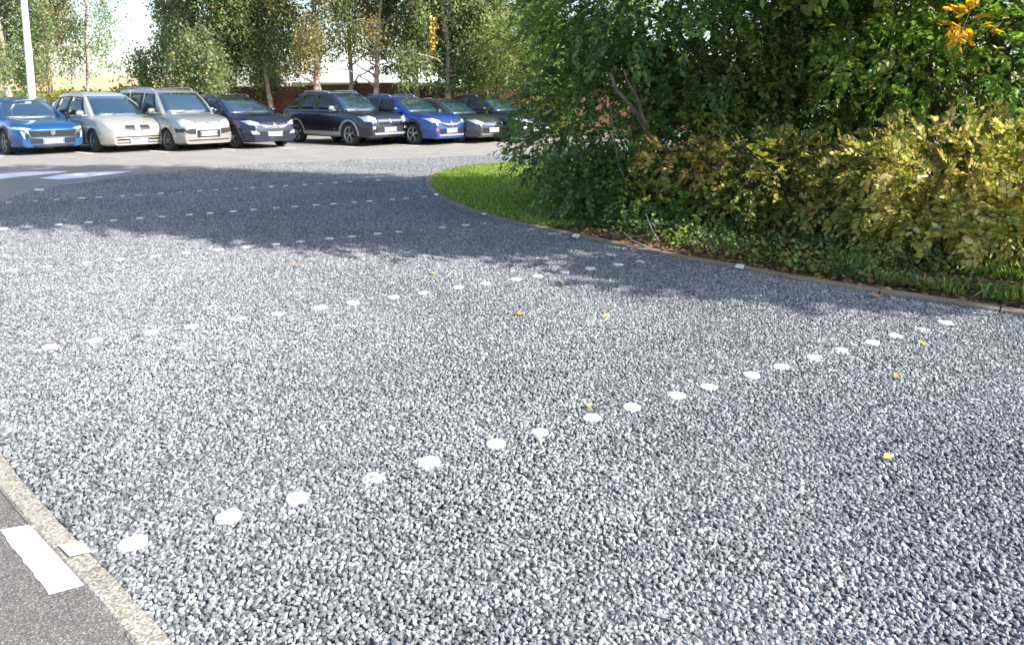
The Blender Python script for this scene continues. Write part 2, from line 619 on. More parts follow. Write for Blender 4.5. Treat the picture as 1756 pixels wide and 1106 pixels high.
# ------------------------------------------------------------------ white discs between the bays
U = Vector((math.cos(R(30)), math.sin(R(30))))
NV = Vector((-U.y, U.x))
ROWS = [
    ('nearest', 2.777, [228, 392, 510, 640, 735, 850, 925, 1015, 1083, 1160, 1215, 1288, 1340, 1397, 1443, 1495, 1535, 1580, 1620],
     {228: 925, 392: 882, 510: 850, 640: 812, 735: 788, 850: 758, 925: 737, 1015: 710, 1083: 693, 1160: 672, 1215: 656, 1288: 640, 1340: 626, 1397: 610, 1443: 598, 1495: 583, 1535: 573, 1580: 560, 1620: 549}),
    ('second', 5.34, [85, 163, 258, 328, 412, 475, 550, 605, 675, 725, 785, 832, 885, 922, 968, 1012, 1060, 1098], None),
    ('third', 7.93, [22, 80, 150, 205, 268, 318, 375, 423, 473, 515, 565, 603, 648, 684, 724, 758, 798, 830], None),
    ('fourth', 10.50, [5, 50, 100, 152, 195, 240, 278, 325, 360, 400, 435, 474, 505, 542, 572, 608, 634, 672, 696, 728], None),
    ('farthest', 13.03, [15, 60, 97, 140, 170, 210, 238, 277, 308, 343, 370, 404, 433, 465, 490, 523, 548, 575, 600, 626, 648], None)]
NEARY = ROWS[0][3]
ORD = ['first', 'second', 'third', 'fourth', 'fifth', 'sixth', 'seventh', 'eighth', 'ninth', 'tenth', 'eleventh', 'twelfth', 'thirteenth',
       'fourteenth', 'fifteenth', 'sixteenth', 'seventeenth', 'eighteenth', 'nineteenth', 'twentieth', 'twenty-first']


def disc_mesh(seed):
    r = random.Random(seed)
    mb = MB()
    n = 26
    k0 = r.uniform(0.88, 1.0)
    rad = [0.052 * k0 * (1 - (0.2 * max(0, r.gauss(0, 0.7)) if r.random() < 0.35 else r.uniform(0, 0.05))) for _ in range(n)]
    rings = []
    for k, (s, z) in enumerate(((1.0, 0), (1.0, 0.014), (0.93, 0.018), (0.5, 0.0195), (0.0, 0.020))):
        rings.append([(rad[i] * s * math.cos(2 * math.pi * i / n), rad[i] * s * math.sin(2 * math.pi * i / n), z) for i in range(n)])
    vs = [p for q in rings for p in q]
    fs = [(k * n + i, k * n + (i + 1) % n, (k + 1) * n + (i + 1) % n, (k + 1) * n + i) for k in range(4) for i in range(n)]
    mb.add(vs, fs, 0, True)
    me = mb.mesh('parking_marker', ['marker_white'])
    bm = bmesh.new(); bm.from_mesh(me); bmesh.ops.remove_doubles(bm, verts=bm.verts, dist=1e-5)
    bmesh.ops.recalc_face_normals(bm, faces=bm.faces); bm.to_mesh(me); bm.free()
    return me


DM = [disc_mesh(i) for i in range(9)]
for ri, (rn, dist, pxs, _) in enumerate(ROWS):
    for i, px in enumerate(pxs):
        # where the view ray of this column meets the marker line
        best = None
        lo, hi = 260.0, 1000.0
        for _ in range(40):
            mid = (lo + hi) / 2
            x, y = gp(px, mid)
            if Vector((x, y)).dot(NV) > dist: lo = mid
            else: hi = mid
        x, y = gp(px, lo)
        o = link(bpy.data.objects.new('parking_marker', DM[(i * 5 + ri * 3) % 9]))
        sink = random.choice([-.002, -.003, -.004, -0.005, -0.006])
        if px in (640, 1215, 1580, 423, 724, 50, 238, 548, 626, 1098): sink = -0.0095
        o.location = (x, y, 0.003 + sink)
        o.rotation_euler = (random.uniform(-.04, .04), random.uniform(-.04, .04), random.uniform(0, 6.3))
        pl = 'round white marker disc in the gravel, %s from the left in the %s row' % (ORD[i], rn)
        tag(o, pl, 'marker disc', 'white marker discs of the %s row' % rn)

# ------------------------------------------------------------------ leaves


def leaf_cloud(name, pos, nrm, fwd, size, m, parent=None, aspect=0.55, fold=0.25, simple=False):
    """one mesh of leaves; pos/nrm/fwd arrays (n,3), size (n,)"""
    n = len(pos)
    nrm = nrm / (np.linalg.norm(nrm, axis=1, keepdims=True) + 1e-9)
    fwd = fwd - nrm * np.sum(fwd * nrm, 1, keepdims=True)
    fwd = fwd / (np.linalg.norm(fwd, axis=1, keepdims=True) + 1e-9)
    side = np.cross(nrm, fwd)
    s = size[:, None]
    a = aspect / 2
    if simple:
        lay = [(0, 0, 0), (-a, 0.5, 0), (0, 1, 0), (a, 0.5, 0)]
        quads = [(0, 1, 2, 3)]
    else:
        lay = [(0, 0, 0), (-a, 0.32, fold * a), (-a * 0.85, 0.68, fold * a), (0, 1, -0.08), (a * 0.85, 0.68, fold * a), (a, 0.32, fold * a)]
        quads = [(0, 3, 2, 1), (0, 5, 4, 3)]
    k = len(lay)
    V = np.zeros((n, k, 3))
    for i, (lx, ly, lz) in enumerate(lay):
        V[:, i] = pos + side * s * lx + fwd * s * ly + nrm * s * lz
    base = (np.arange(n) * k)[:, None, None]
    Fq = (np.array(quads)[None] + base).reshape(-1)
    nq = n * len(quads)
    me = bpy.data.meshes.new(name)
    me.vertices.add(n * k)
    me.vertices.foreach_set('co', V.astype(np.float32).ravel())
    me.loops.add(nq * 4)
    me.loops.foreach_set('vertex_index', Fq.astype(np.int32))
    me.polygons.add(nq)
    me.polygons.foreach_set('loop_start', (np.arange(nq) * 4).astype(np.int32))
    me.update(calc_edges=True)
    me.materials.append(M[m])
    return link(bpy.data.objects.new(name, me), parent)


def twig_mesh(name, A, B, r0, m, parent):
    """thin three-sided twigs from A to B"""
    n = len(A)
    d = B - A
    d = d / (np.linalg.norm(d, axis=1, keepdims=True) + 1e-9)
    a = np.cross(d, np.array([0.1, 0.2, 0.97])); a /= (np.linalg.norm(a, axis=1, keepdims=True) + 1e-9)
    b = np.cross(d, a)
    V = np.zeros((n, 6, 3))
    for k in range(3):
        c, s = math.cos(2.094 * k), math.sin(2.094 * k)
        V[:, k] = A + (a * c + b * s) * r0
        V[:, k + 3] = B + (a * c + b * s) * r0 * 0.35
    q = np.array([(0, 1, 4, 3), (1, 2, 5, 4), (2, 0, 3, 5)])
    Fq = (q[None] + (np.arange(n) * 6)[:, None, None]).reshape(-1)
    me = bpy.data.meshes.new(name)
    me.vertices.add(n * 6); me.vertices.foreach_set('co', V.astype(np.float32).ravel())
    me.loops.add(n * 12); me.loops.foreach_set('vertex_index', Fq.astype(np.int32))
    me.polygons.add(n * 3); me.polygons.foreach_set('loop_start', (np.arange(n * 3) * 4).astype(np.int32))
    me.update(calc_edges=True)
    me.materials.append(M[m])
    return link(bpy.data.objects.new(name, me), parent)


def noise3(P, scale, seed):
    """cheap smooth noise 0..1 from summed sines"""
    r = np.random.default_rng(seed)
    v = np.zeros(len(P))
    for i in range(10):
        k = r.normal(size=3) * scale * (1 + 0.25 * i)
        v += np.sin(P @ k + r.uniform(0, 6.28)) / (1 + 0.12 * i)
    return 0.5 + v / 9.0


def sprays(lobes, n, seed, gap=0.42, nscale=1.6, shell=0.55):
    """spray bases and outward directions in ellipsoid lobes (cx,cy,cz,rx,ry,rz,weight)"""
    r = np.random.default_rng(seed)
    P, D = [], []
    tot = sum(l[6] for l in lobes)
    for l in lobes:
        k = int(n * l[6] / tot * 1.9)
        d = r.normal(size=(k, 3)); d /= np.linalg.norm(d, axis=1, keepdims=True)
        rad = shell + (1 - shell) * r.random(k) ** 0.7
        bumpy = 1 + 0.16 * (noise3(d * 2.2 + np.array(l[:3]), 1.5, seed + 3) - 0.5) * 2
        p = np.array(l[:3]) + d * (rad * bumpy)[:, None] * np.array(l[3:6])
        nz = noise3(p, nscale, seed)
        ok = (nz > gap - 0.25 * r.random(k)) & (p[:, 2] > 0.08)
        p, d = p[ok], d[ok]
        m = min(len(p), int(n * l[6] / tot))
        P.append(p[:m]); D.append(d[:m])
    return np.concatenate(P), np.concatenate(D)


def spray_leaves(P, D, seed, per=12, length=0.34, leaf=0.07, droop=0.35, flat=0.8, visible_bias=None):
    r = np.random.default_rng(seed + 99)
    n = len(P)
    D = D + r.normal(size=(n, 3)) * 0.45
    D[:, 2] -= droop * (0.3 + r.random(n))
    D /= np.linalg.norm(D, axis=1, keepdims=True)
    up = np.zeros((n, 3)); up[:, 2] = 1
    up += r.normal(size=(n, 3)) * (1 - flat)
    side = np.cross(D, up); side /= (np.linalg.norm(side, axis=1, keepdims=True) + 1e-9)
    nr = np.cross(side, D)
    L = length * (0.6 + 0.7 * r.random(n))
    pos, nn, ff, sz = [], [], [], []
    for k in range(per):
        t = (k + 0.6) / per
        s = 1 if k % 2 else -1
        bend = np.zeros((n, 3)); bend[:, 2] = -0.35 * t * t
        base = P + (D * t + bend) * L[:, None]
        f = D * (0.55 + 0.5 * t) + side * s * (0.9 - 0.5 * t) + r.normal(size=(n, 3)) * 0.22
        f[:, 2] -= 0.18
        no = nr + r.normal(size=(n, 3)) * 0.34
        pos.append(base); nn.append(no); ff.append(f)
        sz.append(leaf * (0.5 + 0.85 * r.random(n)) * (1 - 0.3 * (t - 0.5) ** 2))
    return np.concatenate(pos), np.concatenate(nn), np.concatenate(ff), np.concatenate(sz), P, P + D * L[:, None]


def limb(mb, p0, p1, r0, r1, wob=0.12, n=7, seed=0, rise=0.0):
    r = random.Random(seed)
    a, b = Vector(p0), Vector(p1)
    pts, rad = [], []
    L = (b - a).length
    for i in range(n):
        t = i / (n - 1)
        q = a.lerp(b, t)
        q.z += rise * math.sin(math.pi * t) * L
        if 0 < i < n - 1: q += Vector((r.uniform(-1, 1), r.uniform(-1, 1), r.uniform(-1, 1))) * wob * L * 0.3
        pts.append(q); rad.append(r0 + (r1 - r0) * t)
    mb.tube(pts, rad, 9)
    return pts


leaf_mat('leaf_dark', [(0.0, (0.06, 0.12, 0.045)), (0.45, (0.12, 0.22, 0.07)), (0.85, (0.22, 0.33, 0.10)), (1, (0.38, 0.46, 0.13))],
         (0.48, 0.6, [(0, (0.12, 0.24, 0.06)), (1, (0.34, 0.44, 0.10))]), 1.3, trans=0.4, rough=0.3)
leaf_mat('leaf_bright', [(0.0, (0.09, 0.18, 0.035)), (0.6, (0.19, 0.33, 0.06)), (0.93, (0.32, 0.42, 0.10)), (1, (0.5, 0.32, 0.04))],
         (0.54, 0.66, [(0, (0.06, 0.14, 0.03)), (1, (0.13, 0.23, 0.05))]), 0.9, trans=0.38, rough=0.35)
leaf_mat('leaf_yellow', [(0.0, (0.24, 0.29, 0.07)), (0.3, (0.48, 0.44, 0.11)), (0.7, (0.70, 0.59, 0.20)), (0.95, (0.80, 0.70, 0.38)), (1, (0.62, 0.32, 0.05))],
         (0.47, 0.6, [(0, (0.12, 0.19, 0.045)), (0.6, (0.30, 0.34, 0.08)), (1, (0.60, 0.50, 0.14))]), 3.2, trans=0.35, rough=0.4)
leaf_mat('leaf_orange', [(0.0, (0.28, 0.24, 0.07)), (0.5, (0.52, 0.38, 0.11)), (1, (0.7, 0.54, 0.19))], trans=0.35)
leaf_mat('leaf_gold', [(0.0, (0.6, 0.34, 0.05)), (1, (0.85, 0.6, 0.1))], trans=0.4)
leaf_mat('leaf_olive', [(0.0, (0.14, 0.18, 0.05)), (0.6, (0.34, 0.34, 0.09)), (1, (0.60, 0.48, 0.13))],
         (0.5, 0.6, [(0, (0.08, 0.15, 0.04)), (1, (0.20, 0.26, 0.07))]), 1.6, trans=0.38)
leaf_mat('leaf_ivy', [(0.0, (0.05, 0.09, 0.035)), (0.7, (0.10, 0.17, 0.05)), (1, (0.24, 0.24, 0.09))],
         (0.5, 0.58, [(0, (0.11, 0.20, 0.05)), (0.8, (0.22, 0.31, 0.07)), (1, (0.42, 0.34, 0.11))]), 1.6, trans=0.25)
leaf_mat('leaf_litter', [(0.0, (0.10, 0.05, 0.025)), (0.5, (0.2, 0.10, 0.05)), (0.9, (0.32, 0.18, 0.08)), (1, (0.5, 0.4, 0.12))], trans=0.1, rough=0.8)
leaf_mat('leaf_fallen', [(0.0, (0.50, 0.33, 0.07)), (1, (0.60, 0.46, 0.12))], trans=0.1)
leaf_mat('leaf_fallen_orange', [(0.0, (0.6, 0.25, 0.05)), (1, (0.62, 0.3, 0.06))], trans=0.1)
leaf_mat('leaf_birch', [(0.0, (0.11, 0.17, 0.08)), (0.6, (0.22, 0.30, 0.13)), (0.94, (0.38, 0.42, 0.20)), (1, (0.5, 0.36, 0.08))],
         (0.52, 0.6, [(0, (0.16, 0.18, 0.08)), (1, (0.34, 0.33, 0.13))]), 0.35, trans=0.5, rough=0.6)
leaf_mat('leaf_birch_autumn', [(0.0, (0.13, 0.15, 0.06)), (0.5, (0.23, 0.22, 0.09)), (0.93, (0.36, 0.30, 0.12)), (1, (0.6, 0.34, 0.07))],
         (0.5, 0.58, [(0, (0.08, 0.12, 0.04)), (1, (0.18, 0.22, 0.06))]), 0.5, trans=0.4, rough=0.6)
leaf_mat('leaf_lime', [(0.0, (0.10, 0.16, 0.04)), (1, (0.24, 0.30, 0.08))], trans=0.4)
leaf_mat('leaf_rust', [(0.0, (0.26, 0.09, 0.04)), (0.6, (0.42, 0.17, 0.06)), (1, (0.5, 0.35, 0.12))], trans=0.3)
leaf_mat('leaf_conifer', [(0.0, (0.02, 0.05, 0.02)), (1, (0.05, 0.10, 0.04))], trans=0.1)
leaf_mat('grass_blade', [(0.0, (0.13, 0.21, 0.04)), (0.6, (0.25, 0.35, 0.075)), (1, (0.44, 0.48, 0.17))], trans=0.45)


def crown(root, lobes, n, seed, m, per=12, length=0.34, leaf=0.07, gap=0.42, nscale=1.6, shell=0.55, droop=0.35, name='crown', cull=None, flat=0.8):
    P, D = sprays(lobes, n, seed, gap, nscale, shell)
    if cull is not None:
        k = cull(P); P, D = P[k], D[k]
    off = np.array(root.location)
    pos, nn, ff, sz, A, B = spray_leaves(P, D, seed, per, length, leaf, droop, flat)
    ok = pos[:, 2] > 0.03
    pos, nn, ff, sz = pos[ok], nn[ok], ff[ok], sz[ok]
    c = leaf_cloud(name, pos - off, nn, ff, sz, m, root)
    t = twig_mesh('twigs', A - off, B - off, 0.0035, 'twig', root)
    return c


def view_ok(P):
    """drop what stands well outside the picture and casts no shadow into it"""
    return (np.abs(P[:, 0]) < P[:, 1] * 0.9 + 2.0)


# the big dark hornbeam
t = empty('hornbeam_tree', (3.9, 10.4, 0.02), label='dense dark green tree behind the grass tip, branches reaching the ground', cat='tree')
tm = MB()
o3 = Vector((3.9, 10.4, 0.02))
base = Vector((0, 0, -0.05))
limb(tm, base, (0.1, 0.1, 4.2), 0.20, 0.13, 0.05, 8, 1)
limb(tm, (0.1, 0.1, 4.0), (-0.2, 0.2, 9.0), 0.13, 0.04, 0.06, 8, 2)
for i, (a, b, r0) in enumerate([((-.1, -.3, .4), (-1.9, -.9, 2.5), .055), ((-.6, -.55, 1.0), (-1.3, -1.2, 2.9), .032), ((0, 0, 1.2), (-3.1, .2, 3.6), .06),
                                ((0, 0, 1.5), (2.4, -.7, 3.8), .06), ((0, 0, .6), (1.3, -1.6, 2.2), .05), ((.1, 0, 2.5), (-1.8, -2.1, 5.2), .06),
                                ((.1, 0, 3.0), (2.3, 1.5, 6.0), .06), ((-.1, 0, 3.3), (-2.4, 1.5, 6.4), .05), ((0, -.1, .3), (-2.6, -1.0, 1.2), .035),
                                ((0, .1, 4.4), (-1.0, -3.0, 8.2), .06), ((0, .1, 2.8), (.6, -3.8, 5.2), .07), ((-.5, -.3, .6), (-1.5, -1.6, .5), .02), ((-1.2, -.9, 1.9), (-1.8, -1.5, 3.3), .018)]):
    limb(tm, a, b, r0, r0 * .25, 0.15, 8, 10 + i)
def lp(px, py, y): return ((px - 878) / F_PX * y - o3.x, y - o3.y, CAM_H + (HY - py) / F_PX * y)


limb(tm, lp(1168, 310, 9.2), lp(1045, 130, 8.5), .045, .018, .08, 9, 71)
limb(tm, lp(1112, 225, 8.8), lp(1068, 125, 8.3), .026, .010, .08, 8, 72)
limb(tm, lp(1168, 306, 9.2), (-.2, -.3, 0), .05, .06, .05, 5, 75)
limb(tm, lp(1045, 180, 8.8), lp(1062, 290, 8.7), .006, .009, .08, 8, 73)
limb(tm, lp(1062, 288, 8.7), lp(1085, 330, 8.8), .009, .012, .08, 6, 74)
tm.build('trunk', 'bark', t)
lobesA = [(1.7, 10.6, 1.2, 1.7, 1.35, 1.35, 3.2), (3.0, 9.9, 0.75, 2.2, 1.3, 0.95, 2.6), (2.7, 10.1, 3.1, 2.7, 1.7, 1.7, 6.0), (4.6, 9.9, 3.2, 2.5, 2.2, 1.4, 3.8),
          (3.7, 9.9, 1.9, 1.9, 1.2, 1.0, 1.8)]
crown(t, lobesA, 6900, 21, 'leaf_dark', per=13, leaf=0.082, length=0.36, gap=0.49, nscale=1.5, shell=0.5)
P2 = [(3.0, 9.4, 5.6, 3.2, 1.7, 2.4, 3.6), (3.2, 9.1, 8.8, 2.6, 1.8, 2.3, 3.0), (3.1, 7.7, 5.6, 2.1, 1.9, 2.4, 3.4), (3.4, 7.2, 8.4, 2.1, 1.9, 2.2, 2.6),
      (4.2, 6.1, 5.3, 1.5, 1.35, 1.3, 1.8), (4.3, 5.9, 8.2, 1.6, 1.6, 1.7, 2.0), (4.3, 5.75, 3.9, .9, .5, .45, .4)]
crown(t, P2, 8000, 23, 'leaf_dark', per=12, leaf=0.15, length=0.6, gap=0.12, nscale=0.8, shell=0.3, name='upper_crown')

# brighter hornbeam on the right
t = empty('hornbeam_tree', (5.9, 8.9, 0.02), label='sunlit bright green tree rising behind the yellow hedge', cat='tree')
tm = MB()
limb(tm, (0, 0, -.05), (-.2, 0, 3.6), .12, .03, .06, 8, 31)
for i, (a, b, r0) in enumerate([((0, 0, .8), (-2.0, -.6, 2.4), .05), ((0, 0, 1.1), (1.6, -.9, 2.8), .05), ((0, 0, 1.7), (-1.2, -1.7, 3.6), .05), ((0, 0, 2.0), (1.4, .2, 3.4), .03)]):
    limb(tm, a, b, r0, r0 * .25, .15, 8, 40 + i)
tm.build('trunk', 'bark', t)
crown(t, [(5.3, 8.5, 2.35, 1.9, 1.5, 1.4, 3.4), (7.1, 8.4, 2.3, 1.6, 1.3, 1.3, 2.0), (4.4, 9.0, 2.1, 1.3, 1.2, 1.0, 1.2)], 3200, 51, 'leaf_bright', per=13, leaf=0.078, length=0.36, gap=0.48, nscale=2.1, shell=0.45, flat=0.5, droop=0.15)

# a neighbour just outside the picture on the right: its branches shade the kerb
t = empty('hornbeam_tree', (9.2, 3.6, 0.02), label='tree to the right of the yellow hedge, its branches leaning out over the kerb', cat='tree')
tm = MB()
limb(tm, (0, 0, -.05), (-.3, -.1, 3.4), .12, .06, .06, 7, 35)
limb(tm, (-.2, 0, 2.4), (-2.6, .1, 3.8), .05, .02, .1, 7, 36)
limb(tm, (-.3, -.1, 3.3), (-.6, -.3, 5.6), .06, .02, .1, 7, 37)
tm.build('trunk', 'bark', t)
crown(t, [(6.6, 4.4, 3.6, 1.1, .38, .6, 1.0), (8.4, 3.3, 4.9, 1.3, .5, .9, .8)], 900, 57, 'leaf_dark', per=12, leaf=0.11, length=0.4, gap=0.15, shell=.3)

# yellow beech hedge and its neighbours


def shrub(name, loc, lobes, n, seed, m, label, cat='shrub', group=None, stems=7, **kw):
    t = empty(name, loc, label=label, cat=cat, group=group)
    mb = MB()
    r = random.Random(seed)
    for k in range(stems):
        l = r.choice(lobes)
        tx = l[0] + r.uniform(-.7, .7) * l[3] - loc[0]
        ty = l[1] + r.uniform(-.6, .3) * l[4] - loc[1]
        tz = l[2] + r.uniform(.1, .8) * l[5]
        b0 = (tx * .35 + r.uniform(-.1, .1), ty * .35 + r.uniform(-.1, .1), -0.03)
        limb(mb, b0, (tx, ty, tz), .018, .004, .2, 7, seed + k)
    mb.build('stems', 'twig', t)
    crown(t, lobes, n, seed, m, **kw)
    return t


shrub('beech_hedge', (5.2, 7.3, 0.02), [(4.5, 7.25, 0.72, 1.15, .7, .62, 3), (5.6, 6.9, 0.72, 1.3, .75, .62, 3), (3.85, 7.6, .65, .7, .5, .5, 1), (6.9, 6.5, .8, 1.2, .8, .7, 2), (4.9, 6.4, .42, 1.2, .42, .34, 1.3), (4.0, 6.95, .45, .6, .4, .35, .6)],
      3000, 61, 'leaf_yellow', 'golden yellow beech hedge in full sun beside the kerb', 'hedge', stems=16,
      flat=0.45, per=13, leaf=0.07, length=0.27, gap=0.44, nscale=2.4, shell=0.4, droop=0.1)
shrub('beech_shrub', (2.15, 8.9, 0.02), [(1.95, 8.55, .86, .42, .3, .22, 1.2), (2.35, 8.5, .72, .35, .3, .26, 1)], 105, 71, 'leaf_orange',
      'small orange brown shrub in front of the dark tree', per=13, leaf=0.075, gap=0.2, length=.26, droop=.1)
shrub('beech_shrub', (3.1, 8.2, 0.02), [(3.0, 8.1, .72, .62, .45, .42, 2), (3.5, 8.0, .5, .5, .45, .4, 1.2), (2.6, 8.3, 1.0, .35, .3, .16, .5)], 420, 73, 'leaf_olive',
      'olive green shrub with yellowing tips left of the yellow hedge', per=12, leaf=0.075, gap=0.36, droop=.2)
shrub('dark_shrub', (1.2, 9.3, 0.02), [(1.0, 9.25, .42, .62, .42, .42, 2), (1.75, 8.75, .34, .6, .4, .36, 2), (2.5, 8.2, .30, .55, .35, .3, 1.2)], 760, 75, 'leaf_dark',
      'low dark green shrub by the kerb next to the lawn', per=12, leaf=0.065, gap=0.3, shell=.3, length=.24)
# orange spray high in the bright tree
shrub('maple_sapling', (5.55, 8.0, 0.02), [(4.45, 7.25, 2.32, .14, .14, .10, 1)], 13, 77, 'leaf_gold',
      'orange leaved sapling tip showing high in the bright green tree', stems=1, per=12, leaf=0.08, gap=0.0, length=.16, droop=-.2)

# low green cover and litter behind the kerb


def cover(name, n, seed, m, label, cat, region, hmax, leaf, flat=False, dens=None):
    r = np.random.default_rng(seed)
    x = r.uniform(region[0], region[1], n * 3); y = r.uniform(region[2], region[3], n * 3)
    ok = inside(isl + [(30, -1.5), (30, 24)], x, y)
    P = np.stack([x, y, np.zeros(len(x))], 1)
    nz = noise3(P, 1.4, seed)
    if dens: ok &= dens(x, y, nz)
    P, nz = P[ok][:n], nz[ok][:n]
    k = len(P)
    P[:, 2] = 0.022 + (r.random(k) ** 1.3) * hmax * np.clip(nz, .15, 1)
    no = r.normal(size=(k, 3)) * (0.25 if flat else 0.55); no[:, 2] += 1
    fw = r.normal(size=(k, 3)); fw[:, 2] *= 0.3
    o = leaf_cloud(name, P, no, fw, leaf * (0.6 + 0.8 * r.random(k)), m, aspect=0.8)
    return tag(o, label, cat, kind='stuff')


def kerb_y(x):
    k = [survey(*q) for q in ((-1.06, 11.15), (.37, 8.65), (1.35, 7.46), (2.11, 6.62), (2.69, 6.04), (3.77, 5.16), (5.2, 4.1), (7.5, 2.2))]
    return np.interp(x, [q[0] for q in k], [q[1] for q in k])


cover('ground_ivy', 19000, 81, 'leaf_ivy', 'low green ivy and weeds covering the ground under the trees', 'ivy', (0.8, 8.5, 3.4, 9.6), 0.24, 0.042,
      dens=lambda x, y, nz: (y > kerb_y(x) + 0.14 + 0.3 * nz + np.clip(2.6 - x, 0, 2) * 0.15) & (y < kerb_y(x) + 2.2) & (nz > 0.34))
cover('leaf_litter', 7000, 83, 'leaf_litter', 'brown dead leaves lying on the soil behind the kerb', 'leaf litter', (0.4, 8.0, 2.6, 9.6), 0.02, 0.055, True,
      dens=lambda x, y, nz: (y < kerb_y(x) + 1.3))


def blades(name, poly, n, seed, h, label, dens=None, w=0.012):
    r = np.random.default_rng(seed)
    xs = [p[0] for p in poly]; ys = [p[1] for p in poly]
    x = r.uniform(min(xs), max(xs), n * 3); y = r.uniform(min(ys), max(ys), n * 3)
    ok = inside(poly, x, y)
    if dens: ok &= dens(x, y)
    x, y = x[ok][:n], y[ok][:n]
    k = len(x)
    P = np.stack([x, y, np.full(k, .02)], 1)
    fw = r.normal(size=(k, 3)) * 0.5; fw[:, 2] = 1
    no = r.normal(size=(k, 3)); no[:, 2] = 0
    o = leaf_cloud(name, P, no, fw, h * (0.5 + r.random(k)), 'grass_blade', aspect=w * 2 / h, simple=True)
    return tag(o, label, 'grass', kind='stuff')


blades('lawn_grass', turf_poly, 60000, 91, 0.05, 'short bright green mown grass on the tip of the island', lambda x, y: (x < y * 0.22 + 1.2), w=0.008)
verge_poly = [(2.2, 6.9), (3.0, 6.1), (3.9, 5.3), (5.2, 4.35), (7.5, 2.4), (8.5, 4), (5.8, 6.2), (3.8, 6.7)]
blades('verge_grass', verge_poly, 15000, 93, 0.10, 'tufts of green grass between the kerb and the yellow hedge',
       lambda x, y: (y > kerb_y(x) + 0.13) & (noise3(np.stack([x, y, y * 0], 1), 2.6, 5) > 0.5 - (x - 3.5) * 0.12), w=0.009)

# fallen sticks
for pts, lab in (([(1066, 398), (1080, 412), (1098, 421), (1113, 427)], 'pale bare stick leaning on the kerb under the dark tree'),
                 ([(1104, 365), (1112, 388), (1118, 402), (1126, 414)], 'thin brown stem standing in the litter right of the pale stick')):
    mb = MB()
    q = []
    b = gp(*pts[-1], 0.04)
    for i, (px, py) in enumerate(pts):
        k = (len(pts) - 1 - i) / (len(pts) - 1)
        s = b[1] / 1.0
        x = (px - 878) / F_PX * (b[1] * math.cos(PITCH) + 0.35)
        q.append((x, b[1] + 0.06 * k, 0.04 + (pts[-1][1] - py) / F_PX * b[1] * 0.98))
    mb.tube(q, [0.006, 0.010, 0.011, 0.007] if 'pale' in lab else [.002, .004, .005, .006], 6)
    o = mb.build('stick', 'pale_wood' if 'pale' in lab else 'bark')
    tag(o, lab, 'stick')

# fallen leaves on the gravel: every one a thing
FL = [(514, 455, 'orange leaf on the sunlit gravel, leftmost of the fallen leaves'), (638, 469, 'brown leaf on the gravel, second fallen leaf from the left'),
      (740, 469, 'yellow leaf on the gravel just below the shadow, third from the left'), (854, 460, 'small brown leaf on the sunlit edge of the shadow'),
      (992, 464, 'brown orange leaf beside a marker disc at the shadow edge'), (966, 488, 'bright yellow leaf just in front of the shadow edge'),
      (988, 435, 'orange leaf in the shade close to the kerb'), (1097, 507, 'brown leaf on the gravel, right of the bright yellow one'),
      (887, 539, 'orange leaf in the middle of the sunlit gravel'), (1034, 544, 'yellow leaf on the gravel right of the middle'),
      (1008, 697, 'yellow green leaf touching a marker disc of the nearest row'), (1534, 647, 'yellow leaf alone on the right side of the gravel'),
      (1570, 583, 'small yellow leaf near the right end of the nearest row'), (1510, 783, 'pale leaf lying lowest on the right side of the gravel'),
      (1492, 507, 'orange yellow leaf leaning against the right kerb')]
for i, (px, py, lab) in enumerate(FL):
    x, y = gp(px, py, 0.02)
    r = np.random.default_rng(300 + i)
    sz = 0.055 if py > 500 else 0.05
    if i == 14: sz = 0.11
    o = leaf_cloud('fallen_leaf', np.array([[0, -sz / 2, 0]]), np.array([[r.uniform(-.4, .4), r.uniform(-.5, 0), 1.0]]), np.array([[r.uniform(-1, 1), r.uniform(-.3, 1), 0.1]]),
                   np.array([sz]), 'leaf_litter' if 'brown' in lab else 'leaf_fallen_orange' if 'orange' in lab else 'leaf_fallen', aspect=0.6, fold=0.25)
    o.location = (x, y, 0.03)
    tag(o, lab, 'leaf', 'fallen leaves on the gravel')

# ------------------------------------------------------------------ cars


def lerp(a, b, t): return a + (b - a) * t


def interp(tab, x):
    return float(np.interp(x, [p[0] for p in tab], [p[1] for p in tab]))


def smoothtab(tab, n=8):
    P = smooth_poly([(a, b, 0) for a, b in tab], n)
    return [(p.x, p.y) for p in P]


